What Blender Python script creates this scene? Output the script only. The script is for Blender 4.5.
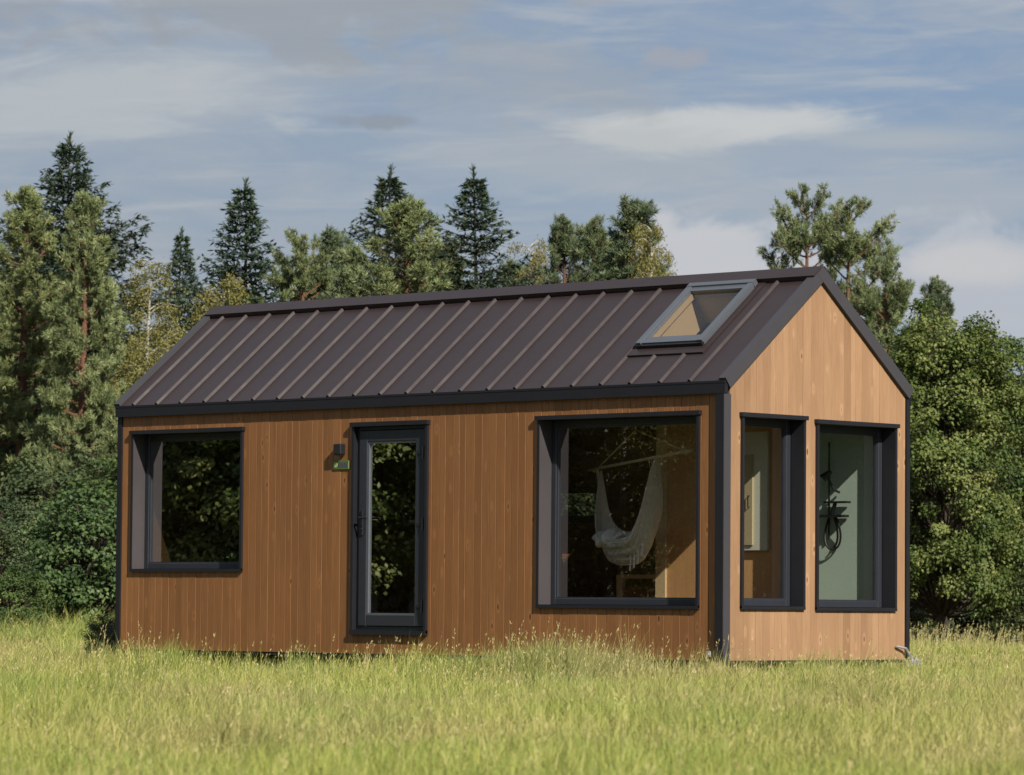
import bpy, math, random
import numpy as np
from mathutils import Matrix, Vector
R = math.radians
S = bpy.context.scene
for o in list(bpy.data.objects): bpy.data.objects.remove(o)
COL = S.collection

# ------------------------------------------------------------------ camera
YAW, PITCH, ROLL, FPX = -0.756373, 0.054241, -0.007927, 4019.0
CAM = Vector((24.368, -28.758, 0.498))
fw = Vector((math.cos(PITCH)*math.sin(YAW), math.cos(PITCH)*math.cos(YAW), math.sin(PITCH)))
rt = Vector((math.cos(YAW), -math.sin(YAW), 0)); up = rt.cross(fw)
r2 = rt*math.cos(ROLL) - up*math.sin(ROLL); u2 = rt*math.sin(ROLL) + up*math.cos(ROLL)
cd = bpy.data.cameras.new('camera'); cam = bpy.data.objects.new('camera', cd); COL.objects.link(cam)
M3 = Matrix((r2, u2, -fw)).transposed()
cam.matrix_world = Matrix.Translation(CAM) @ M3.to_4x4()
cd.sensor_width = 36; cd.lens = FPX*36/1024; cd.clip_start = .5; cd.clip_end = 4000
cd.dof.use_dof = True; cd.dof.focus_distance = 40.5; cd.dof.aperture_fstop = cd.lens/1000/0.024
S.camera = cam
HF = Vector((math.sin(YAW), math.cos(YAW), 0)); HR = Vector((math.cos(YAW), -math.sin(YAW), 0))

# ------------------------------------------------------------------ sky, sun, exposure
SUNV = Vector((.94, -.34, .724)).normalized()
w = bpy.data.worlds.new('World'); S.world = w; w.use_nodes = True
nt = w.node_tree; N = nt.nodes; N.clear()
def nd(nt, typ, **k):
    n = nt.nodes.new(typ)
    for a, b in k.items():
        if a == 'inp':
            for i, v in b.items():
                if isinstance(v, bpy.types.NodeSocket): nt.links.new(v, n.inputs[i])
                else: n.inputs[i].default_value = v
        else: setattr(n, a, b)
    return n
def mth(nt, op, a, b=0.0, c=0.0, clamp=False):
    return nd(nt, 'ShaderNodeMath', operation=op, use_clamp=clamp, inp={0: a, 1: b, 2: c}).outputs[0]
def mixc(nt, f, a, b, mode='MIX'):
    n = nd(nt, 'ShaderNodeMix', data_type='RGBA', blend_type=mode)
    for i, v in ((0, f), (6, a), (7, b)):
        if isinstance(v, bpy.types.NodeSocket): nt.links.new(v, n.inputs[i])
        else: n.inputs[i].default_value = v if i == 0 else (*v, 1)
    return n.outputs[2]
sky = nd(nt, 'ShaderNodeTexSky', sky_type='NISHITA', sun_disc=False, sun_elevation=math.asin(SUNV.z),
         sun_rotation=math.atan2(SUNV.x, SUNV.y), air_density=1.0, dust_density=.6, ozone_density=2.0)
tc = nd(nt, 'ShaderNodeTexCoord')
def vdot(v): return nd(nt, 'ShaderNodeVectorMath', operation='DOT_PRODUCT', inp={0: tc.outputs['Generated'], 1: tuple(v)}).outputs['Value']
U = vdot(HR); V = vdot((0, 0, 1))
def noise(nt, vec, scale, detail=5, rough=.55, dist=0.0):
    return nd(nt, 'ShaderNodeTexNoise', inp={'Vector': vec, 'Scale': scale, 'Detail': detail, 'Roughness': rough, 'Distortion': dist}).outputs['Fac']
def comb(nt, x, y, z=0.0): return nd(nt, 'ShaderNodeCombineXYZ', inp={0: x, 1: y, 2: z}).outputs[0]
F = vdot(HF)
uv1 = comb(nt, mth(nt, 'MULTIPLY', U, 1.0), mth(nt, 'MULTIPLY', V, 3.6), F)
uv2 = comb(nt, mth(nt, 'MULTIPLY', U, 1.0), mth(nt, 'MULTIPLY', V, 1.5), F)
n1 = noise(nt, uv1, 20, 10, .62, .6); n2 = noise(nt, uv2, 42, 8, .58, .3); uv3 = comb(nt, U, mth(nt, 'MULTIPLY_ADD', V, 9.0, mth(nt, 'MULTIPLY', U, -.35)), F); n3 = noise(nt, uv3, 17, 9, .6, .35)
def blob(px, py, rx, ry, soft, wob, nz, tilt=0.0):
    cu = (px-512)/FPX; cv = (605-py)/FPX
    du = mth(nt, 'SUBTRACT', U, cu); dv = mth(nt, 'SUBTRACT', V, cv)
    dv = mth(nt, 'SUBTRACT', dv, mth(nt, 'MULTIPLY', du, tilt))
    a = mth(nt, 'POWER', mth(nt, 'ABSOLUTE', mth(nt, 'DIVIDE', du, rx/FPX)), 2.0)
    b = mth(nt, 'POWER', mth(nt, 'ABSOLUTE', mth(nt, 'DIVIDE', dv, ry/FPX)), 2.0)
    d = mth(nt, 'SQRT', mth(nt, 'ADD', a, b))
    d = mth(nt, 'ADD', d, mth(nt, 'MULTIPLY', mth(nt, 'SUBTRACT', nz, .5), wob))
    mr = nd(nt, 'ShaderNodeMapRange', interpolation_type='SMOOTHERSTEP', inp={0: d, 1: 1+soft, 2: 1-soft, 3: 0.0, 4: 1.0})
    front = mth(nt, 'GREATER_THAN', F, 0.0)
    return mth(nt, 'MULTIPLY', mr.outputs[0], front)
K = .60/0.09   # cloud radiance written for a background strength of 0.09
def kc(r, g, b): return (r*K, g*K, b*K)
c = mixc(nt, .75, sky.outputs[0], kc(.225, .30, .465))
def layer(c, m, col, amt):
    return mixc(nt, mth(nt, 'MULTIPLY', m, amt, clamp=True), c, kc(*col))
veil = nd(nt, 'ShaderNodeMapRange', interpolation_type='SMOOTHSTEP', inp={0: n1, 1: .40, 2: .66, 3: 0.0, 4: 1.0}).outputs[0]
lf = nd(nt, 'ShaderNodeMapRange', inp={0: U, 1: .09, 2: -.08, 3: 0.0, 4: 1.0}).outputs[0]
c = layer(c, lf, (.42, .46, .51), .42)
c = layer(c, veil, (.52, .56, .61), .50)
streak = nd(nt, 'ShaderNodeMapRange', interpolation_type='SMOOTHSTEP', inp={0: n3, 1: .46, 2: .70, 3: 0.0, 4: 1.0}).outputs[0]
c = layer(c, streak, (.60, .63, .66), .55)
lo = nd(nt, 'ShaderNodeMapRange', inp={0: V, 1: .13, 2: .05, 3: 0.0, 4: 1.0}).outputs[0]
c = layer(c, lo, (.40, .45, .53), .28)
c = layer(c, blob(90, 105, 190, 42, .5, 3.2, n1, .10), (.62, .66, .68), .72)
c = layer(c, blob(700, 128, 135, 20, .45, 3.0, n1, .03), (.72, .74, .74), .9)
c = layer(c, blob(620, 160, 150, 26, .8, 4.0, n1, .0), (.55, .59, .62), .55)
c = layer(c, blob(900, 140, 110, 12, .8, 4.0, n1, .0), (.56, .60, .63), .6)
c = layer(c, blob(900, 200, 220, 22, .8, 4.5, n1, .02), (.54, .58, .63), .6)
c = layer(c, blob(560, 75, 130, 40, .8, 5, n2, .0), (.46, .49, .52), .45)
c = layer(c, blob(270, 8, 260, 42, .45, 3.6, n2, .0), (.41, .44, .48), .75)
c = layer(c, blob(668, 60, 34, 12, .6, 3.5, n2, .0), (.48, .48, .53), .55)
c = layer(c, blob(372, 124, 40, 7, .6, 5, n2, .0), (.33, .36, .42), .60)
c = layer(c, blob(725, 262, 95, 48, .45, 3.2, n2, .0), (.70, .71, .74), .9)
c = layer(c, blob(975, 300, 120, 62, .5, 3.8, n2, .0), (.62, .65, .71), .8)
c = layer(c, blob(965, 262, 55, 18, .7, 1.8, n2, .0), (.74, .73, .73), .7)
bg = nd(nt, 'ShaderNodeBackground', inp={0: c, 1: 0.09})
out = nd(nt, 'ShaderNodeOutputWorld', inp={0: bg.outputs[0]})

sd = bpy.data.lights.new('sun', 'SUN'); sun = bpy.data.objects.new('sun', sd); COL.objects.link(sun)
sd.energy = 5.0; sd.angle = R(.53); sd.color = (1, .93, .82)
sun.rotation_euler = SUNV.to_track_quat('Z', 'Y').to_euler(); sun.location = (20, -10, 20)
S.view_settings.view_transform = 'Standard'; S.view_settings.look = 'None'
S.view_settings.exposure = 0.42; S.view_settings.gamma = 1; S.view_settings.use_curve_mapping = False
S.render.engine = 'CYCLES'; S.cycles.max_bounces = 8; S.cycles.transparent_max_bounces = 16

# ------------------------------------------------------------------ helpers
def tag(o, label=None, cat=None, group=None, kind=None):
    for k, v in (('label', label), ('category', cat), ('group', group), ('kind', kind)):
        if v: o[k] = v
    return o
def empty(name, loc=(0, 0, 0), rz=0, parent=None):
    o = bpy.data.objects.new(name, None); COL.objects.link(o); o.location = loc; o.rotation_euler.z = rz
    o.empty_display_size = .2
    if parent: o.parent = parent
    return o
class MB:
    def __init__(s): s.v = []; s.f = []; s.r = []
    def poly(s, pts, faces, rnd=0.0):
        b = len(s.v); s.v += [tuple(p) for p in pts]; s.f += [tuple(b+i for i in f) for f in faces]; s.r += [rnd]*len(pts); return s
    def box(s, x0, y0, z0, x1, y1, z1, bev=0.0, rnd=0.0):
        if x0 > x1: x0, x1 = x1, x0
        if y0 > y1: y0, y1 = y1, y0
        if z0 > z1: z0, z1 = z1, z0
        if not bev:
            return s.poly([(x, y, z) for x in (x0, x1) for y in (y0, y1) for z in (z0, z1)],
                          [(0, 1, 3, 2), (4, 6, 7, 5), (0, 4, 5, 1), (2, 3, 7, 6), (0, 2, 6, 4), (1, 5, 7, 3)], rnd)
        b = min(bev, (x1-x0)*.45, (y1-y0)*.45, (z1-z0)*.45); P = []; idx = {}
        for i, X in enumerate((x0, x1)):
            for j, Y in enumerate((y0, y1)):
                for k, Z in enumerate((z0, z1)):
                    dx = b if i == 0 else -b; dy = b if j == 0 else -b; dz = b if k == 0 else -b
                    idx[i, j, k, 0] = len(P); P.append((X, Y+dy, Z+dz))
                    idx[i, j, k, 1] = len(P); P.append((X+dx, Y, Z+dz))
                    idx[i, j, k, 2] = len(P); P.append((X+dx, Y+dy, Z))
        F = []
        for i in (0, 1): F.append([idx[i, a, b_, 0] for a, b_ in ((0, 0), (0, 1), (1, 1), (1, 0))])
        for j in (0, 1): F.append([idx[a, j, b_, 1] for a, b_ in ((0, 0), (0, 1), (1, 1), (1, 0))])
        for k in (0, 1): F.append([idx[a, b_, k, 2] for a, b_ in ((0, 0), (0, 1), (1, 1), (1, 0))])
        for i in (0, 1):
            for j in (0, 1): F.append([idx[i, j, 0, 0], idx[i, j, 1, 0], idx[i, j, 1, 1], idx[i, j, 0, 1]])
        for i in (0, 1):
            for k in (0, 1): F.append([idx[i, 0, k, 0], idx[i, 1, k, 0], idx[i, 1, k, 2], idx[i, 0, k, 2]])
        for j in (0, 1):
            for k in (0, 1): F.append([idx[0, j, k, 1], idx[1, j, k, 1], idx[1, j, k, 2], idx[0, j, k, 2]])
        for i in (0, 1):
            for j in (0, 1):
                for k in (0, 1): F.append([idx[i, j, k, q] for q in range(3)])
        return s.poly(P, F, rnd)
    def tube(s, pts, rad, n=8, rnd=0.0, cap=True):
        pts = [Vector(p) for p in pts]; b = len(s.v); m = len(pts)
        rads = rad if isinstance(rad, (list, tuple)) else [rad]*m
        pv = None
        for i, p in enumerate(pts):
            t = (pts[min(i+1, m-1)] - pts[max(i-1, 0)]).normalized()
            a = pv if pv is not None else (Vector((0, 0, 1)) if abs(t.z) < .9 else Vector((1, 0, 0)))
            a = (a - t*a.dot(t)).normalized(); pv = a; c_ = t.cross(a)
            for k in range(n):
                an = 2*math.pi*k/n; s.v.append(tuple(p + (a*math.cos(an)+c_*math.sin(an))*rads[i])); s.r.append(rnd)
        for i in range(m-1):
            for k in range(n):
                k2 = (k+1) % n; s.f.append((b+i*n+k, b+i*n+k2, b+(i+1)*n+k2, b+(i+1)*n+k))
        if cap: s.f.append(tuple(b+k for k in range(n))[::-1]); s.f.append(tuple(b+(m-1)*n+k for k in range(n)))
        return s
    def build(s, name, mat, parent=None, smooth=False):
        me = bpy.data.meshes.new(name); me.from_pydata(s.v, [], s.f)
        at = me.attributes.new('rnd', 'FLOAT', 'POINT'); at.data.foreach_set('value', s.r)
        import bmesh
        bm = bmesh.new(); bm.from_mesh(me); bmesh.ops.recalc_face_normals(bm, faces=bm.faces); bm.to_mesh(me); bm.free()
        if smooth: me.polygons.foreach_set('use_smooth', [True]*len(me.polygons))
        me.materials.append(mat); me.update()
        o = bpy.data.objects.new(name, me); COL.objects.link(o)
        if parent: o.parent = parent
        return o
def npmesh(name, V, Fq, mat, rnd=None, extra=None, parent=None, Ft=None):
    """numpy quads (+ triangles) -> object; rnd per vertex"""
    me = bpy.data.meshes.new(name); V = np.asarray(V, np.float32)
    me.vertices.add(len(V)); me.vertices.foreach_set('co', V.ravel())
    nq = 0 if Fq is None else len(Fq); ntr = 0 if Ft is None else len(Ft)
    loops = np.concatenate([np.asarray(Fq, np.int32).ravel() if nq else np.zeros(0, np.int32), np.asarray(Ft, np.int32).ravel() if ntr else np.zeros(0, np.int32)])
    me.loops.add(len(loops)); me.loops.foreach_set('vertex_index', loops)
    me.polygons.add(nq+ntr)
    st = np.concatenate([np.arange(nq)*4, nq*4+np.arange(ntr)*3]).astype(np.int32)
    me.polygons.foreach_set('loop_start', st)
    me.update(calc_edges=True)
    if rnd is not None:
        at = me.attributes.new('rnd', 'FLOAT', 'POINT'); at.data.foreach_set('value', np.asarray(rnd, np.float32))
    for k, v in (extra or {}).items():
        at = me.attributes.new(k, 'FLOAT', 'POINT'); at.data.foreach_set('value', np.asarray(v, np.float32))
    me.materials.append(mat)
    o = bpy.data.objects.new(name, me); COL.objects.link(o)
    if parent: o.parent = parent
    return o

# ------------------------------------------------------------------ materials
def newmat(name):
    m = bpy.data.materials.new(name); m.use_nodes = True; t = m.node_tree; t.nodes.clear()
    o = nd(t, 'ShaderNodeOutputMaterial'); p = nd(t, 'ShaderNodeBsdfPrincipled'); t.links.new(p.outputs[0], o.inputs[0])
    return m, t, p, o
def setp(t, p, **k):
    for a, v in k.items():
        a = a.replace('_', ' ')
        if isinstance(v, bpy.types.NodeSocket): t.links.new(v, p.inputs[a])
        else: p.inputs[a].default_value = (*v, 1) if isinstance(v, tuple) and len(v) == 3 else v
def simple(name, col, rough=.5, metal=0.0, var=.12, scale=6.0, bump=0.0, spec=.5, bs=None):
    m, t, p, o = newmat(name)
    g = nd(t, 'ShaderNodeTexCoord').outputs['Object']; n = noise(t, g, scale, 6, .6)
    f = mth(t, 'MULTIPLY_ADD', n, 2*var, 1-var)
    colr = nd(t, 'ShaderNodeVectorMath', operation='SCALE', inp={0: col, 'Scale': f}).outputs[0]
    rr = mth(t, 'MULTIPLY_ADD', noise(t, g, scale*4, 3), .2, rough-.1)
    setp(t, p, Base_Color=colr, Roughness=rr, Metallic=metal, Specular_IOR_Level=spec)
    if bump:
        b = nd(t, 'ShaderNodeBump', inp={'Strength': bump, 'Distance': .03 if bs else .01, 'Height': noise(t, g, bs or scale*10, 2 if bs else 4)})
        t.links.new(b.outputs[0], p.inputs['Normal'])
    return m
def wood(name, ca, cb, cc, rough=.55, axis='z', knot=1.0, spec=.35):
    m, t, p, o = newmat(name)
    g = nd(t, 'ShaderNodeTexCoord').outputs['Object']; sx = nd(t, 'ShaderNodeSeparateXYZ', inp={0: g})
    x, y, z = sx.outputs
    rn = nd(t, 'ShaderNodeAttribute', attribute_name='rnd').outputs['Fac']
    if axis == 'z': ac, al = mth(t, 'ADD', x, y), z
    else: ac, al = mth(t, 'ADD', z, y), x
    r50 = mth(t, 'MULTIPLY', rn, 57.0)
    base = comb(t, ac, al, r50)
    st = nd(t, 'ShaderNodeVectorMath', operation='MULTIPLY', inp={0: base, 1: (1.0, .055, 1.0)}).outputs[0]
    gr = noise(t, st, 55, 6, .62, .8)
    gr2 = noise(t, nd(t, 'ShaderNodeVectorMath', operation='MULTIPLY', inp={0: base, 1: (1.0, .18, 1.0)}).outputs[0], 9, 4, .5, 1.2)
    kv = nd(t, 'ShaderNodeVectorMath', operation='MULTIPLY', inp={0: base, 1: (9, 3.6, 1.0)}).outputs[0]
    vo = nd(t, 'ShaderNodeTexVoronoi', inp={'Vector': kv, 'Scale': 1.0, 'Randomness': 1.0})
    kd = mth(t, 'ADD', vo.outputs['Distance'], mth(t, 'MULTIPLY', mth(t, 'SUBTRACT', gr2, .5), .12))
    core = nd(t, 'ShaderNodeMapRange', interpolation_type='SMOOTHSTEP', inp={0: kd, 1: .13, 2: .06, 3: 0.0, 4: 1.0}).outputs[0]
    halo = nd(t, 'ShaderNodeMapRange', interpolation_type='SMOOTHSTEP', inp={0: kd, 1: .30, 2: .16, 3: 0.0, 4: 1.0}).outputs[0]
    ksel = mth(t, 'GREATER_THAN', nd(t, 'ShaderNodeSeparateColor', inp={0: vo.outputs['Color']}).outputs[0], .45)
    core = mth(t, 'MULTIPLY', core, ksel); halo = mth(t, 'MULTIPLY', halo, ksel)
    rb = nd(t, 'ShaderNodeTexWhiteNoise', noise_dimensions='1D', inp={'W': rn}).outputs[0]
    c = mixc(t, rb, ca, cb)
    c = mixc(t, mth(t, 'MULTIPLY', nd(t, 'ShaderNodeMapRange', inp={0: gr, 1: .35, 2: .72, 3: 0.0, 4: 1.0}).outputs[0], .55), c, cc)
    c = mixc(t, mth(t, 'MULTIPLY', gr2, .35), c, tuple(min(1, v*1.45) for v in cb))
    c = mixc(t, mth(t, 'MULTIPLY', halo, .36*knot), c, tuple(min(1, v*1.5) for v in cb))
    c = mixc(t, mth(t, 'MULTIPLY', core, .9*knot), c, tuple(v*.55 for v in cc))
    big = noise(t, nd(t, 'ShaderNodeVectorMath', operation='MULTIPLY', inp={0: g, 1: (1.0, 1.0, .5)}).outputs[0], 1.1, 4, .55)
    c = nd(t, 'ShaderNodeVectorMath', operation='SCALE', inp={0: c, 'Scale': mth(t, 'MULTIPLY', mth(t, 'MULTIPLY_ADD', big, .50, .75), mth(t, 'MULTIPLY_ADD', nd(t, 'ShaderNodeTexWhiteNoise', noise_dimensions='1D', inp={'W': mth(t, 'ADD', rn, 3.7)}).outputs[0], .15, .93))}).outputs[0]
    bmp = nd(t, 'ShaderNodeBump', inp={'Strength': .35, 'Distance': .004, 'Height': gr})
    setp(t, p, Base_Color=c, Roughness=mth(t, 'MULTIPLY_ADD', gr, .2, rough-.1), Specular_IOR_Level=spec, Normal=bmp.outputs[0])
    return m
def glass(name, f0=.12, tint=(.93, .96, .95)):
    """one coated skin: Schlick reflectance, the same from either side"""
    m, t, p, o = newmat(name); t.nodes.remove(p)
    g = nd(t, 'ShaderNodeTexCoord').outputs['Object']
    b = nd(t, 'ShaderNodeBump', inp={'Strength': .02, 'Distance': .01, 'Height': noise(t, g, 2.0, 1)})
    ge = nd(t, 'ShaderNodeNewGeometry')
    co = mth(t, 'ABSOLUTE', nd(t, 'ShaderNodeVectorMath', operation='DOT_PRODUCT', inp={0: ge.outputs['Incoming'], 1: ge.outputs['Normal']}).outputs['Value'])
    fr = mth(t, 'MULTIPLY_ADD', mth(t, 'POWER', mth(t, 'SUBTRACT', 1.0, co, clamp=True), 5.0), 1-f0, f0)
    tr = nd(t, 'ShaderNodeBsdfTransparent', inp={0: (*tint, 1)})
    gl = nd(t, 'ShaderNodeBsdfGlossy', inp={0: (1, 1, 1, 1), 'Roughness': .004, 'Normal': b.outputs[0]})
    mx = nd(t, 'ShaderNodeMixShader', inp={0: fr, 1: tr.outputs[0], 2: gl.outputs[0]})
    t.links.new(mx.outputs[0], o.inputs[0]); return m
def leafmat(name, cols, trans=.3, rough=.55, spec=.3, brown=None):
    """cols: dark / mid / light leaf colours chosen per leaf"""
    m, t, p, o = newmat(name)
    rn = nd(t, 'ShaderNodeAttribute', attribute_name='rnd').outputs['Fac']
    ob = nd(t, 'ShaderNodeObjectInfo').outputs['Random']
    cr = nd(t, 'ShaderNodeValToRGB', inp={0: rn}); e = cr.color_ramp.elements
    e[0].color = (*cols[0], 1); e[1].color = (*cols[-1], 1); e[0].position = .05; e[1].position = .97
    for i, cc in enumerate(cols[1:-1]):
        q = e.new((i+1)/(len(cols)-1)); q.color = (*cc, 1)
    g = nd(t, 'ShaderNodeTexCoord').outputs['Object']
    cl = noise(t, g, .9, 3)
    hs = nd(t, 'ShaderNodeHueSaturation', inp={'Hue': mth(t, 'MULTIPLY_ADD', mth(t, 'ADD', ob, cl), .022, .478), 'Saturation': mth(t, 'MULTIPLY_ADD', ob, -.15, 1.05),
            'Value': mth(t, 'MULTIPLY_ADD', cl, .5, .75), 'Color': cr.outputs[0]})
    col = hs.outputs[0]
    setp(t, p, Base_Color=col, Roughness=rough, Specular_IOR_Level=spec)
    tl = nd(t, 'ShaderNodeBsdfTranslucent', inp={0: mixc(t, .5, col, (.25, .32, .05), 'MIX')})
    t.links.new(col, tl.inputs[0])
    mx = nd(t, 'ShaderNodeMixShader', inp={0: trans, 1: p.outputs[0], 2: tl.outputs[0]})
    t.links.new(mx.outputs[0], o.inputs[0]); return m
def barkmat(name, ca, cb, zsplit=None, cc=None):
    m, t, p, o = newmat(name)
    g = nd(t, 'ShaderNodeTexCoord').outputs['Object']
    n = noise(t, nd(t, 'ShaderNodeVectorMath', operation='MULTIPLY', inp={0: g, 1: (1, 1, .25)}).outputs[0], 14, 6, .7)
    f = nd(t, 'ShaderNodeMapRange', inp={0: n, 1: .38, 2: .62, 3: 0.0, 4: 1.0}).outputs[0]
    c = mixc(t, f, ca, cb)
    setp(t, p, Base_Color=c, Roughness=.85, Specular_IOR_Level=.2,
         Normal=nd(t, 'ShaderNodeBump', inp={'Strength': .7, 'Distance': .03, 'Height': n}).outputs[0])
    return m

M = {}
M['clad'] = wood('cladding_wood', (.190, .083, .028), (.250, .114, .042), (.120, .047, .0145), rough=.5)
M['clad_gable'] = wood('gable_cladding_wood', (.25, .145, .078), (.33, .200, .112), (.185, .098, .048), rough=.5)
M['ply'] = wood('shaded_interior_wood', (.15, .072, .030), (.17, .085, .035), (.11, .05, .02), rough=.6, knot=.5)  # room timber darkened in colour to stand for the dim interior
M['partition'] = wood('sunlit_interior_wood', (.58, .31, .13), (.62, .34, .15), (.46, .23, .09), rough=.6, knot=.5)  # same room timber, brightened in colour to look sunlit
M['pine'] = wood('light_timber', (.60, .42, .24), (.66, .48, .28), (.5, .33, .17), rough=.6, knot=.3)
M['roof'] = simple('dark_brown_sheet_metal', (.030, .0200, .0200), .40, 0.0, .20, 1.3, .35, .5, 2.2)
M['trim'] = simple('anthracite_sheet_metal', (.012, .012, .016), .5, 0.0, .08, 2.0, 0, .35)
M['verge'] = simple('sunlit_trim_sheet', (.048, .045, .051), .5, 0.0, .08, 2.0, 0, .4)  # trim metal in a lighter tone, sun on the gable put into colour
M['frame'] = simple('anthracite_window_profile', (.022, .025, .033), .42, 0.0, .06, 3.0, 0, .5)
M['door'] = simple('anthracite_door_profile', (.020, .029, .035), .42, 0.0, .06, 3.0, 0, .5)
M['reveal'] = simple('grey_reveal_lining', (.052, .046, .049), .5, 0.0, .08, 3.0, 0, .4)
M['dark'] = simple('black_membrane', (.012, .012, .012), .8)
M['steel'] = simple('galvanised_steel', (.55, .56, .56), .45, .8, .2, 14)
M['chassis'] = simple('dull_dark_steel', (.04, .04, .042), .6, .3, .2, 8)
M['rubber'] = simple('tyre_rubber', (.02, .02, .02), .8)
M['glass'] = glass('window_glass', .29, (.86, .88, .86))
M['glass_mirror'] = glass('coated_window_glass', .50, (.7, .74, .7))
M['glass_gable'] = glass('gable_window_glass', .17, (.84, .87, .85))
M['glass_dark'] = glass('tinted_glass', .06, (.66, .64, .62))
M['white'] = simple('warm_white_panel', (.72, .68, .56), .5, 0, .05)
M['bath'] = simple('pale_green_bathroom_panel', (.52, .60, .52), .45, 0, .06, 2)
M['black'] = simple('matt_black_metal', (.014, .014, .016), .4)
M['cream'] = simple('pine_skylight_lining', (.52, .40, .24), .5, 0, .06)
M['floor'] = wood('floor_wood', (.22, .12, .055), (.26, .15, .07), (.17, .09, .04), axis='x')
M['fabric'] = simple('woven_cotton', (.84, .82, .72), .9, 0, .12, 40, .5)
t = M['fabric'].node_tree; p = t.nodes['Principled BSDF']; o = [q_ for q_ in t.nodes if q_.type == 'OUTPUT_MATERIAL'][0]
wv_ = nd(t, 'ShaderNodeTexWave', wave_type='BANDS', bands_direction='Y', inp={'Vector': nd(t, 'ShaderNodeTexCoord').outputs['Object'], 'Scale': 26.0, 'Distortion': 2.5, 'Detail': 2.0})
al = nd(t, 'ShaderNodeMapRange', inp={0: wv_.outputs['Fac'], 1: .15, 2: .65, 3: .55, 4: 1.0}).outputs[0]
t.links.new(nd(t, 'ShaderNodeMixShader', inp={0: al, 1: nd(t, 'ShaderNodeBsdfTransparent').outputs[0], 2: p.outputs[0]}).outputs[0], o.inputs[0])
M['cushion'] = simple('white_cotton', (.85, .84, .80), .9, 0, .04, 20, .3)
M['rope'] = simple('cotton_rope', (.70, .62, .45), .9, 0, .15, 60, .4)
M['sign'] = simple('green_sign_enamel', (.075, .13, .026), .4, 0, .06)
M['sign_pale'] = simple('pale_green_print', (.28, .38, .16), .5, 0, .03)
M['sign_dark'] = simple('dark_print', (.05, .045, .06), .5, 0, .03)
M['silver'] = simple('grey_aluminium', (.16, .175, .20), .33, .55, .08, 6)
M['seam_ins'] = simple('roof_insulation', (.5, .4, .25), .9)

# ------------------------------------------------------------------ terrain
def sstep(a, b, x):
    t = np.clip((x-a)/(b-a), 0, 1); return t*t*(3-2*t)
cx, cy = CAM.x, CAM.y
def polar(px, d):
    """world x, y at the bearing of a picture column and a distance ahead"""
    k = (px-512)/FPX; return cx + HF.x*d + HR.x*d*k, cy + HF.y*d + HR.y*d*k
rg = np.random.RandomState(5)
def gz(x, y):
    x = np.asarray(x, float); y = np.asarray(y, float)
    f = (x-cx)*HF.x + (y-cy)*HF.y; l = (x-cx)*HR.x + (y-cy)*HR.y
    z = -.30 + .03*np.sin(x*.45+1)*np.cos(y*.38) + .018*np.sin(x*1.3+y*.9) + .05*np.sin(x*.11)*np.sin(y*.13+2)
    z = z + .22*sstep(46, 74, f)*sstep(1.5, -9, l) - .05*sstep(50, 80, f)*sstep(4, 12, l)
    return z
m, t, p, o = newmat('meadow_soil')
g = nd(t, 'ShaderNodeTexCoord').outputs['Object']
c = mixc(t, nd(t, 'ShaderNodeMapRange', inp={0: noise(t, g, .35, 6), 1: .35, 2: .65, 3: 0.0, 4: 1.0}).outputs[0], (.085, .095, .028), (.15, .14, .05))
c = mixc(t, mth(t, 'MULTIPLY', noise(t, g, 7, 5), .6), c, (.05, .05, .02))
setp(t, p, Base_Color=c, Roughness=.95, Specular_IOR_Level=.1, Normal=nd(t, 'ShaderNodeBump', inp={'Strength': .8, 'Distance': .08, 'Height': noise(t, g, 14, 6)}).outputs[0])
M['soil'] = m
ax = np.concatenate([np.linspace(-900, -120, 14)[:-1], np.linspace(-120, 90, 141), np.linspace(90, 900, 14)[1:]])
X, Y = np.meshgrid(ax, ax); n_ = len(ax)
I = np.arange(n_*n_).reshape(n_, n_)
Fq = np.stack([I[:-1, :-1], I[:-1, 1:], I[1:, 1:], I[1:, :-1]], -1).reshape(-1, 4)
go = npmesh('ground', np.stack([X, Y, gz(X, Y)], -1).reshape(-1, 3), Fq, M['soil']); tag(go, kind='structure')
go.data.polygons.foreach_set('use_smooth', [True]*len(go.data.polygons))

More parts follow.
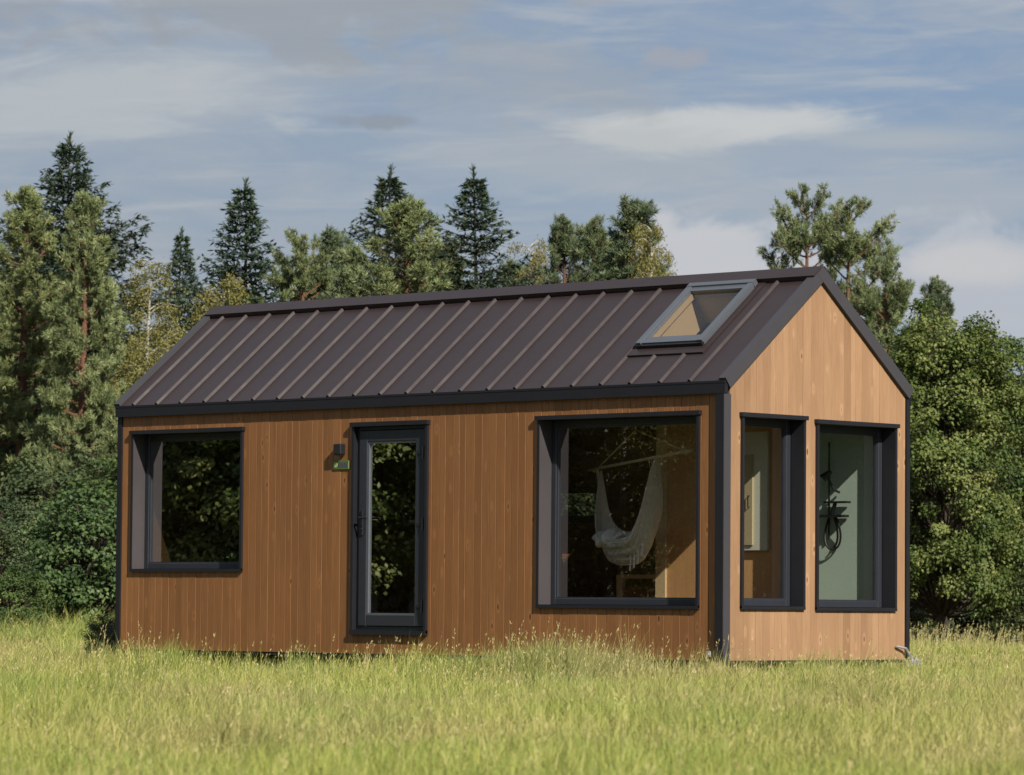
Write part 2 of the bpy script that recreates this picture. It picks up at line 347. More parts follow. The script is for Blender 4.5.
# ------------------------------------------------------------------ house
L, Wd, H, RZ = 8.620, 2.780, 2.648, 3.742
SL = (RZ-H)/(Wd/2)            # roof slope (front eave y=0)
def roofz(y, off=0.0): return H + SL*(y if y < Wd/2 else Wd-y) + off
WH = H - .02                  # cladding top on the long side
house = empty('tiny_house', (0, 0, 0))
tag(house, 'small timber clad gabled cabin with dark metal roof standing in the meadow', 'cabin')
rr = random.Random(3)
FW = {'w1': (-8.379, -6.644, .845, 2.330), 'door': (-4.976, -3.917, .213, 2.332), 'w3': (-2.391, -.332, .494, 2.330)}
GW = {'w4': (.219, 1.139, .494, 2.312), 'w5': (1.336, 2.559, .488, 2.289)}
BW = {'strip': (-4.78, -3.90, 1.38, 1.76)}
def planks(mb, a0, a1, z0, top, opens, place, step=.106, seed=1):
    """vertical boards with chamfered edges; place(across, depth, z) -> world point"""
    r_ = random.Random(seed); a = a0; cuts = [a0]
    while a < a1-.03:
        a = min(a+step*r_.choice([1, 1, .8, .9, 1.15, .7]), a1); cuts.append(a)
    if cuts[-1] < a1: cuts[-1] = a1
    bps = sorted({v for o_ in opens for v in o_[:2]} | {a0, a1} | ({Wd/2} if top.__name__ == 'gtop' else set()))
    for p0, p1 in zip(cuts[:-1], cuts[1:]):
        rnd = r_.random(); dd = r_.uniform(0, .0022)
        segs = [p0] + [b for b in bps if p0+.002 < b < p1-.002] + [p1]
        for s0, s1 in zip(segs[:-1], segs[1:]):
            mid = (s0+s1)/2; zs = [(z0, None)]
            hit = [o_ for o_ in opens if o_[0]-1e-4 < mid < o_[1]+1e-4]
            rng = [(z0, hit[0][2]), (hit[0][3], None)] if hit else [(z0, None)]
            g0 = .0012 if s0 == p0 else 0; g1 = .0012 if s1 == p1 else 0
            c0 = .003 if s0 == p0 else 0; c1 = .003 if s1 == p1 else 0
            prof = [(s0+g0, .020), (s0+g0, dd+(.004 if c0 else 0)), (s0+g0+c0, dd), (s1-g1-c1, dd), (s1-g1, dd+(.004 if c1 else 0)), (s1-g1, .020)]
            for zl, zh in rng:
                P = [place(x, d, zl) for x, d in prof] + [place(x, d, top(x) if zh is None else zh) for x, d in prof]
                mb.poly(P, [(i, (i+1) % 6, 6+(i+1) % 6, 6+i) for i in range(6)] + [tuple(range(5, -1, -1)), tuple(range(6, 12))], rnd)
def ftop(x): return WH-.10
def gtop(y): return roofz(y)-.05
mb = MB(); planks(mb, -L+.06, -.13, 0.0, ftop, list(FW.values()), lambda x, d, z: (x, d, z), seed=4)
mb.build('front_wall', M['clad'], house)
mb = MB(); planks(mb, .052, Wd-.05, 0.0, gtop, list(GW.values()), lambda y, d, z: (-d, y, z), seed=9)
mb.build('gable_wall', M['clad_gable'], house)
mb = MB(); planks(mb, .052, Wd-.05, 0.0, gtop, [], lambda y, d, z: (-L+d, y, z), seed=12)
mb.build('gable_wall', M['clad_gable'], house)
mb = MB(); planks(mb, -L+.06, -.06, 0.0, ftop, list(BW.values()), lambda x, d, z: (x, Wd-d, z), seed=14)
mb.build('back_wall', M['clad'], house)
# wall core (dark membrane outside is hidden by the boards) and interior lining
def gridwall(mb, a0, a1, z0, z1, opens, box):
    A = sorted({a0, a1} | {v for o_ in opens for v in o_[:2]}); Z = sorted({z0, z1} | {v for o_ in opens for v in o_[2:]})
    for i in range(len(A)-1):
        # merge vertically
        run = None
        for j in range(len(Z)-1):
            am, zm = (A[i]+A[i+1])/2, (Z[j]+Z[j+1])/2
            solid = not any(o_[0] < am < o_[1] and o_[2] < zm < o_[3] for o_ in opens)
            if solid: run = (run[0], Z[j+1]) if run else (Z[j], Z[j+1])
            if (not solid or j == len(Z)-2) and run:
                box(A[i], A[i+1], run[0], run[1]); run = None
T = .20
core = MB()
gridwall(core, -L+.022, -.022, .002, H-.06, list(FW.values()), lambda a, b, c_, d: core.box(a, .022, c_, b, T-.03, d))
gridwall(core, -L+.022, -.022, .002, H-.06, list(BW.values()), lambda a, b, c_, d: core.box(a, Wd-T+.03, c_, b, Wd-.022, d))
gridwall(core, T-.028, Wd-T+.028, .002, H-.06, list(GW.values()), lambda a, b, c_, d: core.box(-T+.03, a, c_, -.022, b, d))
core.box(-L+.022, T-.028, .002, -L+T-.03, Wd-T+.028, H-.06)
for x0, x1 in ((-T+.03, -.022), (-L+.022, -L+T-.03)):
    y0, y1 = .03, Wd-.03
    core.poly([(x, y, z) for x in (x0, x1) for y, z in ((y0, H-.058), (y1, H-.058), (Wd/2, RZ-.09))], [(0, 1, 2), (3, 5, 4), (0, 3, 4, 1), (1, 4, 5, 2), (2, 5, 3, 0)])
core.build('wall_core', M['dark'], house)
lin = MB()
gridwall(lin, -L+T, -T, .06, H-.06, list(FW.values()), lambda a, b, c_, d: lin.box(a, T-.029, c_, b, T, d))
gridwall(lin, -L+T, -T, .06, H-.06, list(BW.values()), lambda a, b, c_, d: lin.box(a, Wd-T, c_, b, Wd-T+.029, d))
gridwall(lin, T+.001, Wd-T-.001, .06, H-.06, list(GW.values()), lambda a, b, c_, d: lin.box(-T, a, c_, -T+.029, b, d))
lin.box(-L+T-.029, T+.001, .06, -L+T, Wd-T-.001, H-.06)
lin.build('interior_lining', M['ply'], house)
fl = MB(); fl.box(-L+.03, .03, .02, -.03, Wd-.03, .12); fl.build('floor', M['floor'], house)
fs = MB(); fs.box(-L+.01, .01, -.03, -.01, Wd-.01, 0.0); fs.build('floor_edge', M['dark'], house)
# corner trims
tr = MB()
tr.box(-.090, -.046, -.01, .003, -.002, H-.146)
tr.build('corner_trim', M['trim'], house)
tr = MB(); tr.box(.0035, -.048, -.0101, .014, .050, H-.150); tr.build('corner_trim', M['verge'], house)  # gable face of the near post, colour lightened as if sunlit
tr = MB(); tr.box(-.03, Wd-.045, -.01, .012, Wd+.010, WH-.02); tr.build('corner_trim', M['trim'], house)
tr = MB(); tr.box(-L-.012, -.012, -.01, -L+.058, .05, WH-.02); tr.build('corner_trim', M['trim'], house)
tr = MB(); tr.box(-L-.012, Wd-.05, -.01, -L+.058, Wd+.012, WH-.02); tr.build('corner_trim', M['trim'], house)

# roof: two slopes with an opening for the skylight
SK = (-1.465, -.68, .47, 1.20)      # x0 x1 and y0 y1 (plan) of the skylight
e = Vector((0, 1, SL)).normalized(); nrm = Vector((0, -SL, 1)).normalized()
def rp(x, y, h=0.0):                # point on the front slope, h above the sheet
    return Vector((x, y, H+SL*y)) + nrm*h
def rq(x, y, h=0.0):
    v = rp(x, y, h); return Vector((v.x, Wd-v.y, v.z))
def slab(mb, f, x0, x1, y0, y1, h0, h1, rnd=0.0):
    P = [f(x, y, h) for x in (x0, x1) for y in (y0, y1) for h in (h0, h1)]
    mb.poly(P, [(0, 1, 3, 2), (4, 6, 7, 5), (0, 4, 5, 1), (2, 3, 7, 6), (0, 2, 6, 4), (1, 5, 7, 3)], rnd)
rf = MB(); XE0, XE1 = -L-.012, .03; yr = Wd/2
for a in ((XE0, SK[0], -.03, yr), (SK[1], XE1, -.03, yr), (SK[0], SK[1], -.03, SK[2]), (SK[0], SK[1], SK[3], yr)):
    slab(rf, rp, *a, -.012, 0.0)
slab(rf, rq, XE0, XE1, -.012, yr, -.012, 0.0)
ribx = [-8.36+.3775*k for k in range(22)]
def rib(f, x, y0, y1):
    P = []
    for y in (y0, y1):
        P += [f(x-.025, y, .001), f(x-.009, y, .027), f(x+.009, y, .027), f(x+.025, y, .001)]
    rf.poly(P, [(0, 1, 5, 4), (1, 2, 6, 5), (2, 3, 7, 6), (0, 4, 7, 3), (0, 3, 2, 1), (4, 5, 6, 7)])
for x in ribx:
    if SK[0]-.09 < x < SK[1]+.07: rib(rp, x, -.03, SK[2]-.14); rib(rp, x, SK[3]+.09, yr-.01)
    else: rib(rp, x, -.03, yr-.01)
    rib(rq, x, -.012, yr-.01)
roof = rf.build('roof', M['roof'], house)
rc = MB()
slab(rc, rp, XE0-.005, XE1+.006, yr-.115, yr+.012, .036, .052)
slab(rc, rq, XE0-.005, XE1+.006, yr-.115, yr+.012, .0365, .0525)
slab(rc, rp, XE0-.004, XE1+.005, yr-.115, yr-.108, .004, .036)
rc.build('ridge_cap', M['roof'], house)
# insulation / ceiling below the sheet
ci = MB()
for a in ((-L+.02, SK[0], .03, yr), (SK[1], -.02, .03, yr), (SK[0], SK[1], .03, SK[2]), (SK[0], SK[1], SK[3], yr)):
    slab(ci, rp, *a, -.15, -.014)
slab(ci, rq, -L+.02, -.02, .03, yr, -.15, -.014)
ci.build('ceiling', M['ply'], house)
# eave fascia + gutterless flashing
fa = MB()
fa.box(-L-.012, -.048, H-.135, .020, -.003, H-.033); fa.box(-L-.014, -.052, H-.045, .022, -.001, H-.024)
fa.box(-L-.013, -.0495, H-.145, .018, -.010, H-.133)
fa.build('fascia', M['trim'], house)
fa = MB(); fa.box(-L-.012, Wd+.003, H-.135, .020, Wd+.016, H-.025); fa.build('fascia', M['trim'], house)
# verge flashings on both gables
for gx, sg in ((0.0, 1), (-L, -1)):
    vb = MB()
    for f, sid in ((rp, 0), (rq, 1)):
        xo, xi = gx+sg*(.036+.002*sid), gx+sg*(.003+.001*sid)
        yy = [-.035 if sid == 0 else -.016, yr+.030]; P = []
        for y in yy:
            P += [f(xo, y, .034), f(xi-sg*.055, y, .034), f(xi-sg*.055, y, .0012), f(xi, y, .0012), f(xi, y, -.082), f(xo, y, -.082)]
        k = 6
        vb.poly(P, [(i, (i+1) % k, k+(i+1) % k, k+i) for i in range(k)] + [tuple(range(k))[::-1], tuple(range(k, 2*k))])
    vb.build('verge_flashing', M['verge'], house)

# windows --------------------------------------------------------------
def window(kind, rect, plane, depth=.175, fwid=.062, glassmat='glass', head=.022, fr='frame', reveal='reveal'):
    """kind: 'f' front (y=0), 'g' gable (x=0), 'b' back"""
    a0, a1, z0, z1 = rect
    if plane == 'f': P = lambda a, d, z: (a, d, z)
    elif plane == 'g': P = lambda a, d, z: (-d, a, z)
    else: P = lambda a, d, z: (a, Wd-d, z)
    def bx(mb, a, b, d0, d1, z, zz, bev=0.0):
        q0, q1 = P(a, d0, z), P(b, d1, zz); mb.box(*q0, *q1, bev=bev)
    s = .018
    fm = MB()   # window frame ring, set back
    i0, i1, j0, j1 = a0+s, a1-s, z0+s, z1-s
    d0, d1 = depth-.02, depth+.05
    bx(fm, i0, i0+fwid, d0, d1, j0, j1, .004); bx(fm, i1-fwid, i1, d0, d1, j0, j1, .004)
    bx(fm, i0+fwid, i1-fwid, d0+.0005, d1, j0, j0+fwid, .004); bx(fm, i0+fwid, i1-fwid, d0+.0005, d1, j1-fwid, j1, .004)
    # glazing bead
    b = .014; k0, k1, l0, l1 = i0+fwid, i1-fwid, j0+fwid, j1-fwid
    bx(fm, k0, k0+b, d0+.012, d1-.012, l0, l1); bx(fm, k1-b, k1, d0+.012, d1-.012, l0, l1)
    bx(fm, k0+b, k1-b, d0+.012, d1-.012, l0, l0+b); bx(fm, k0+b, k1-b, d0+.012, d1-.012, l1-b, l1)
    wo = fm.build('window', M[fr], house)
    tm = MB(); q = .026
    bx(tm, a0-.012, a0+s, -q, depth-.021, z0, z1); bx(tm, a1-s, a1+.012, -q, depth-.021, z0, z1)
    bx(tm, a0-.012, a1+.012, -q-.002, depth-.0212, z0-.014, z0+s); bx(tm, a0-.030, a1+.030, -q-.018, depth-.0213, z1-s, z1+head)
    tm.build('surround', M['trim'], wo)
    if plane != 'b':
        lm = MB()   # lining boards of the reveal, a hair proud of the surround
        bx(lm, a0+s, a0+s+.003, -q+.004, depth-.022, z0+s+.001, z1-s-.001)
        lm.build('jamb_lining', M[reveal], wo)
    gm = MB(); dd = depth+.012
    bx(gm, k0+b*.5, k1-b*.5, dd, dd+.006, l0+b*.5, l1-b*.5)
    g0 = gm.build('pane', M[glassmat], wo)
    # keep only one skin so that a ray meets one glass surface
    g0.data.clear_geometry()
    g0.data.from_pydata([P(k0+b*.5, dd, l0+b*.5), P(k1-b*.5, dd, l0+b*.5), P(k1-b*.5, dd, l1-b*.5), P(k0+b*.5, dd, l1-b*.5)], [], [(0, 1, 2, 3)])
    return wo
window('f', FW['w1'], 'f', glassmat='glass_mirror'); window('f', FW['w3'], 'f')
window('g', GW['w4'], 'g', glassmat='glass_gable', depth=.16, reveal='trim'); window('g', GW['w5'], 'g', glassmat='glass_gable', depth=.16, reveal='trim')
window('b', BW['strip'], 'b', fwid=.04)

# door ------------------------------------------------------------------
a0, a1, z0, z1 = FW['door']
dm = MB(); s = .03; dp = .06
# surround
sm = MB()
sm.box(a0-.012, -.03, z0, a0+.022, dp+.05, z1-.022); sm.box(a1-.022, -.03, z0, a1+.012, dp+.05, z1-.022)
sm.box(a0-.026, -.05, z1-.022, a1+.026, dp+.05, z1+.022); sm.box(a0-.012, -.042, z0-.02, a1+.012, dp+.05, z0+.028)
i0, i1, j0, j1 = a0+.023, a1-.023, z0+.029, z1-.023
fmw = .035
dm.box(i0, .03, j0, i0+fmw, .09, j1, .003); dm.box(i1-fmw, .03, j0, i1, .09, j1, .003)
dm.box(i0+fmw, .0305, j1-fmw, i1-fmw, .09, j1, .003); dm.box(i0+fmw, .0305, j0, i1-fmw, .09, j0+fmw, .003)
door = dm.build('door', M['door'], house)
sm.build('surround', M['trim'], door)
lf_ = MB(); k0, k1, l0, l1 = i0+fmw+.004, i1-fmw-.004, j0+fmw+.004, j1-fmw-.004; st = .115
lf_.box(k0, .012, l0, k0+st, .075, l1, .006); lf_.box(k1-st, .012, l0, k1, .075, l1, .006)
lf_.box(k0+st, .0125, l1-st, k1-st, .075, l1, .006); lf_.box(k0+st, .0125, l0, k1-st, .075, l0+st, .006)
lf_.build('door_leaf', M['frame'], door)
bd = MB(); b = .018
bd.box(k0+st, .022, l0+st, k0+st+b, .06, l1-st); bd.box(k1-st-b, .022, l0+st, k1-st, .06, l1-st)
bd.box(k0+st+b, .022, l0+st, k1-st-b, .06, l0+st+b); bd.box(k0+st+b, .022, l1-st-b, k1-st-b, .06, l1-st)
bd.build('glazing_bead', M['silver'], door)
g0 = MB().poly([(k0+st+b/2, .045, l0+st+b/2), (k1-st-b/2, .045, l0+st+b/2), (k1-st-b/2, .045, l1-st-b/2), (k0+st+b/2, .045, l1-st-b/2)], [(0, 1, 2, 3)]).build('pane', M['glass_mirror'], door)
hd = MB(); hx = k0+.055
hd.box(hx-.017, -.002, 1.20, hx+.017, .0125, 1.46, .004)
hd.tube([(hx, .01, 1.38), (hx, -.045, 1.38), (hx+.012, -.052, 1.38), (hx+.125, -.052, 1.376)], .011, 8)
hd.tube([(hx, .01, 1.27), (hx, -.018, 1.27)], .014, 10); hd.build('handle', M['trim'], door)
for z in (2.035, 1.311, .488):
    hg = MB(); xh = k1-.004
    hg.tube([(xh, -.004, z-.062), (xh, -.004, z+.062)], .014, 10); hg.box(xh-.085, -.001, z-.022, xh-.008, .0125, z+.022, .004)
    hg.box(xh+.006, -.001, z-.045, xh+.036, .031, z+.045, .004)
    hg.build('hinge', M['black'], door)

# skylight --------------------------------------------------------------
sk = MB(); x0, x1, y0, y1 = SK; h0, h1 = -.02, .065; fwm = .056; ys = .055
slab(sk, rp, x0-.02, x0+fwm, y0-.02, y1+.02, h0, h1); slab(sk, rp, x1-fwm, x1+.02, y0-.02, y1+.02, h0, h1)
slab(sk, rp, x0+fwm, x1-fwm, y0-.02, y0+ys, h0, h1+.0005); slab(sk, rp, x0+fwm, x1-fwm, y1-ys, y1+.02, h0, h1+.0005)
sky_ = sk.build('skylight', M['silver'], house)
s2 = MB()   # raised cover rails and hood
slab(s2, rp, x0-.03, x0+.03, y0-.03, y1+.03, h1-.03, h1+.012); slab(s2, rp, x1-.03, x1+.03, y0-.03, y1+.03, h1-.03, h1+.012)
slab(s2, rp, x0-.032, x1+.032, y1, y1+.045, h1-.04, h1+.016); s2.build('cover_rail', M['silver'], sky_)
s3 = MB(); slab(s3, rp, x0-.03, x1+.03, y0-.045, y0-.021, .002, h1-.012)
s3.build('bottom_rail', M['black'], sky_)
s4 = MB(); slab(s4, rp, x0-.10, x1+.10, y0-.13, y0-.046, .003, .020); slab(s4, rp, x0-.10, x0-.021, y0-.046, y1+.08, .003, .012); slab(s4, rp, x1+.021, x1+.10, y0-.046, y1+.08, .003, .012)
slab(s4, rp, x0-.021, x1+.021, y1+.021, y1+.08, .003, .012); s4.build('flashing', M['roof'], sky_)
s5 = MB()
slab(s5, rp, x0+.012, x0+.030, y0+.012, y1-.012, -.34, h0-.001); slab(s5, rp, x1-.030, x1-.012, y0+.012, y1-.012, -.34, h0-.001)
slab(s5, rp, x0+.030, x1-.030, y0+.012, y0+.030, -.34, h0-.001); slab(s5, rp, x0+.030, x1-.030, y1-.030, y1-.012, -.34, h0-.001)
slab(s5, rp, x0+fwm-.001, x0+fwm+.012, y0+ys, y1-ys, h0, h1-.03)
s5.build('shaft_lining', M['cream'], sky_)
MB().poly([rp(x, y, h1-.025) for x, y in ((x0+fwm, y0+ys), (x1-fwm, y0+ys), (x1-fwm, y1-ys), (x0+fwm, y1-ys))], [(0, 1, 2, 3)]).build('pane', M['glass_dark'], sky_)

# chassis, wheels, jacks, lifting brackets ------------------------------------
ch = MB()
for y in (.45, Wd-.45): ch.box(-L+.15, y-.03, -.15, -.15, y+.03, -.032)
for x in np.linspace(-L+.3, -.3, 9): ch.box(x-.025, .1, -.11, x+.025, Wd-.1, -.0325)
ch.build('chassis', M['chassis'], house)
for x in (-4.9, -4.1):
    for y in (.42, Wd-.42):
        wh = MB(); wh.tube([(x, y-.08, -.13), (x, y+.08, -.13)], .19, 28); wo = wh.build('wheel', M['rubber'], house, False)
        wh = MB(); wh.tube([(x, y-.085, -.13), (x, y+.085, -.13)], .10, 20); wh.build('rim', M['steel'], wo)
for x, y in ((-.22, .25), (-.22, Wd-.25), (-L+.3, .25), (-L+.3, Wd-.25), (-2.6, .25), (-2.6, Wd-.25)):
    z_ = float(gz(x, y)); j = MB(); j.tube([(x, y, z_+.03), (x, y, -.03)], .028, 10); j.box(x-.12, y-.12, z_-.01, x+.12, y+.12, z_+.03, .006)
    j.build('support_jack', M['steel'], house)
bk = MB()   # galvanised towing coupling plate at the right corner
bk.box(-.02, Wd-.06, -.035, .10, Wd+.10, -.006, .004); bk.box(.02, Wd-.16, -.075, .115, Wd+.10, -.037, .004)
bk.tube([(.02, Wd-.22, .13), (.05, Wd-.10, .11), (.055, Wd-.02, .03), (.055, Wd+.0, -.01)], .012, 8)
bk.tube([(.055, Wd+.06, -.09), (.055, Wd+.06, .02)], .022, 10); bk.build('lifting_bracket', M['steel'], house)
bk = MB(); bk.box(-.215, -.030, .03, -.155, -.0, .085, .004); bk.box(-.225, -.026, .045, -.20, -.0, .07, .003)
bk.tube([(-.185, -.03, .055), (-.185, -.045, .055)], .014, 10); bk.build('lifting_bracket', M['steel'], house)

# partition with light end post and bathroom lining ----------------------------
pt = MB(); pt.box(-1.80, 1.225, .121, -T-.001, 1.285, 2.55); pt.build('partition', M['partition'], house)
pt = MB(); pt.box(-1.935, 1.205, .121, -1.801, 1.30, 2.55, .004); pt.build('partition_post', M['pine'], house)
pt = MB(); pt.box(-1.80, Wd-T-.016, .121, -T-.001, Wd-T-.001, 2.50); pt.box(-1.80, 1.286, .121, -T-.001, 1.296, 2.50)
pt.box(-1.80, 1.30, .121, -1.785, Wd-T-.02, 2.5); pt.build('bathroom_lining', M['bath'], house)

# ------------------------------------------------------------------ things in and on the house
cb = empty('wall_cabinet', (-.75, 1.21, 1.05)); tag(cb, 'cream wall cabinet seen through the narrow gable window', 'cabinet')
q = MB(); q.box(-.40, -.03, 0, .27, .012, 1.15, .004); q.build('carcass', M['white'], cb)
q = MB(); q.box(-.36, -.048, .05, .10, -.0305, .93, .004); q.build('cabinet_door', M['cream'], cb)
q = MB(); q.tube([(.06, -.045, .42), (.06, -.07, .42), (.06, -.07, .53), (.06, -.045, .53)], .006, 6); q.build('handle', M['black'], cb)

sh = empty('shower_set', (-.70, Wd-T-.02, 1.2)); tag(sh, 'black shower mixer with shelf and looped hose behind the wide gable window', 'shower set')
q = MB(); q.box(-.24, -.13, .20, .14, -.01, .225, .004); q.box(-.12, -.10, .34, .17, -.02, .36, .003); q.tube([(-.05, -.05, .22), (.02, -.08, .35)], .02, 8); q.build('shelf', M['black'], sh)
q = MB(); q.tube([(.02, -.02, .45), (.02, -.10, .47), (-.02, -.16, .60)], .013, 8); q.tube([(-.05, -.2, .58), (.02, -.15, .66)], [.045, .02], 12); q.build('shower_head', M['black'], sh)
pts = []
for i in range(40):
    a = i/39*2*math.pi*1.45; pts.append((-.03+.10*math.sin(a)*(1-.25*i/39)-.03*i/39, -.05-.02*math.sin(a*2), .22-.28*(1-math.cos(a))*.62+.02*i/39))
q = MB(); q.tube(pts, .011, 6); q.build('hose', M['black'], sh, True)
q = MB(); q.tube([(-.10, -.03, -.02), (-.10, -.03, .95)], .010, 8); q.build('riser_rail', M['black'], sh)

# bench of light timber behind the hammock
bn = empty('timber_bench', (-2.35, 1.55, .121)); tag(bn, 'low wooden box bench under the hanging chair inside the cabin', 'bench')
q = MB(); q.box(-.36, -.06, .66, .38, .55, .70, .003); q.build('seat', M['pine'], bn)
for x in (-.36, .31):
    for ya in (-.055, .49): MB().box(x, ya, 0, x+.07, ya+.055, .659, .003).build('leg', M['pine'], bn)
q = MB(); q.box(-.28, -.04, .10, .30, -.02, .58); q.build('front_panel', M['ply'], bn)
# far-room furniture: bed block with white pillow glimpsed through the panes
bd_ = empty('bed', (-7.4, 1.4, .121)); tag(bd_, 'low bed inside the cabin at its far left end', 'bed')
q = MB(); q.box(-.95, -1.1, 0, .7, 1.1, .32, .01); q.build('base', M['pine'], bd_)
q = MB(); q.box(-.93, -1.08, .321, .68, 1.08, .50, .05); q.build('mattress', M['fabric'], bd_, True)
# curtain / pale chair seen low through the large pane
cr_ = empty('dining_chair', (-3.75, 2.0, .121), .4); tag(cr_, 'wooden slatted chair standing below the strip window inside', 'chair')
q = MB(); q.box(-.2, -.2, .43, .2, .2, .46, .01); q.build('seat', M['ply'], cr_)
q = MB()
for k in range(5): q.box(-.19+.085*k, .18, .46, -.15+.085*k, .2, .86, .004)
q.box(-.2, .178, .86, .2, .202, .92, .004); q.build('backrest', M['ply'], cr_)
for x in (-.19, .16):
    for y in (-.19, .16): MB().box(x, y, 0, x+.03, y+.03, .429).build('leg', M['ply'], cr_)

# hammock chair
hc = empty('hammock_chair', (-1.95, .80, 0)); tag(hc, 'pale woven hanging chair on a tilted spreader bar behind the large pane', 'hanging chair')
A = Vector((-.42, 0, 1.86)); B = Vector((.79, 0, 2.015)); C_ = Vector((.09, .02, 2.235))
A2, B2 = A+Vector((.02, 0, 0)), B-Vector((.05, 0, 0))
q = MB(); q.tube([A-Vector((.10, 0, .012)), B+Vector((.06, 0, .008))], .015, 10); q.build('spreader_bar', M['rope'], hc, True)
q = MB()
for P_ in (A2, B2): q.tube([C_, P_], .008, 6)
q.tube([C_, (.09, .02, 2.245), (.09, .03, 2.75)], .010, 6); q.build('rope', M['rope'], hc, True)
# sling: parametrised surface; s along the arc from left end to right end, w across
ns, nw = 60, 28; V_ = []; rnd_ = []
lt, rt_ = Vector((-.38, 0, 1.84)), Vector((.47, 0, 1.97))
for i in range(ns+1):
    s_ = i/ns; a = s_*math.pi
    wid = .04+.96*math.sin(a)**.45
    for j in range(nw+1):
        w_ = (j/nw-.5)*2
        x_ = lt.x*(1-s_)+rt_.x*s_
        xb = .045-.42*math.cos(a)**1*1.0 if True else 0
        # catenary-like drop, deeper towards the front edge
        drop = (math.sin(a)**.62)
        zb = (lt.z*(1-s_)+rt_.z*s_) - drop*(1.0-.06*abs(w_)**1.5 - .17*max(0, -w_))
        xx = .01-.36*math.copysign(abs(math.cos(a))**.55, math.cos(a))
        yy = w_*(.15+.09*s_)*wid - .02*math.sin(a) + .010*math.sin(w_*22+s_*7)*math.sin(a)
        zz = zb + .016*math.sin(w_*19+s_*4)*math.sin(a)
        xx *= (1 - .10*math.sin(a)*abs(w_))
        if w_ > 0: zz += .26*w_**1.6*math.sin(a)
        V_.append((xx, yy, zz)); rnd_.append(0)
Fq = [(i*(nw+1)+j, i*(nw+1)+j+1, (i+1)*(nw+1)+j+1, (i+1)*(nw+1)+j) for i in range(ns) for j in range(nw)]
sl = npmesh('sling', V_, Fq, M['fabric'], rnd_, parent=hc); sl.data.polygons.foreach_set('use_smooth', [True]*len(Fq))
so = sl.modifiers.new('thick', 'SOLIDIFY'); so.thickness = .006
for k in range(6):   # suspension strings from the bar ends to the sling
    w_ = (k/5-.5)*2
    MB().tube([A2+Vector((.0, .012*w_, 0)), Vector((-.35, .04*w_, 1.66))], .004, 4).build('suspension_string', M['rope'], hc)
    MB().tube([Vector((.27+.035*k, 0, 1.955+.004*k)), Vector((.375, .05*w_, 1.74))], .004, 4).build('suspension_string', M['rope'], hc)
for x_, z_, l_ in ((.15, 1.00, .15), (.20, 1.03, .15), (.25, 1.06, .14), (.30, 1.12, .13)):
    MB().tube([(x_, -.12, z_), (x_+.005, -.12, z_-l_*.5), (x_-.004, -.12, z_-l_)], [.005, .007, .011], 6).build('tassel', M['cushion'], hc)
# crumpled white blanket/pillow lying in it
pl = []; pf = []; nu, nv = 24, 14
for i in range(nu+1):
    for j in range(nv):
        a = j/nv*2*math.pi; u_ = i/nu*2-1; r_ = (1-abs(u_)**3)**.5
        x_ = u_*.18; zz = .060*r_*math.sin(a)*(1+.3*math.sin(u_*9))+.05*u_*u_*(-1 if u_ < 0 else 1)*.6+.03*math.sin(u_*7+1); yy = .12*r_*math.cos(a)*(1+.15*math.sin(u_*13))
        pl.append((x_, yy, zz))
for i in range(nu):
    for j in range(nv): pf.append((i*nv+j, i*nv+(j+1) % nv, (i+1)*nv+(j+1) % nv, (i+1)*nv+j))
pw = npmesh('cushion', pl, pf, M['cushion'], [0]*len(pl)); pw.location = (-2.10, .70, 1.17); pw.rotation_euler = (R(20), R(8), 0)
pw.data.polygons.foreach_set('use_smooth', [True]*len(pf))
tag(pw, 'crumpled white cushion lying in the hanging chair', 'cushion')

# wall lamp and sign
wl = empty('wall_lamp', (-5.156, -.002, 2.01)); tag(wl, 'small black box lamp on the wall left of the door', 'wall lamp')
q = MB(); q.box(-.056, -.075, .02, .056, 0, .130, .008); q.build('housing', M['black'], wl)
q = MB(); q.box(-.042, -.066, .012, .042, -.012, .0195); q.build('diffuser', M['frame'], wl)
sg = empty('name_sign', (-5.154, -.002, 1.925)); tag(sg, 'small green sign below the wall lamp', 'sign'); sg.scale = (.9, 1, .9)
q = MB(); q.box(-.135, -.010, -.052, .135, 0, .052, .003); q.build('plate', M['sign'], sg)
q = MB(); q.tube([(-.088, -.0105, 0), (-.088, -.014, 0)], .031, 20)
q.build('emblem', M['sign_pale'], sg)
MB().box(.118, -.0125, -.046, .128, -.0102, .046).build('edge_strip', M['sign_pale'], sg)
q = MB(); q.box(-.045, -.0118, -.026, .108, -.0101, .030); q.build('caption_panel', M['silver'], sg)
q = MB()
for k, wd in enumerate((.016, .018, .015, .020, .016)):
    x_ = -.037+k*.029; q.box(x_, -.0135, -.017, x_+.005, -.0119, .020); q.box(x_+.0051, -.0135, .014 if k % 2 else -.017, x_+wd, -.0119, .020 if k % 2 else -.011)
    q.box(x_+.0051, -.0135, -.002, x_+wd*.8, -.0119, .004)
q.build('lettering', M['sign_dark'], sg)

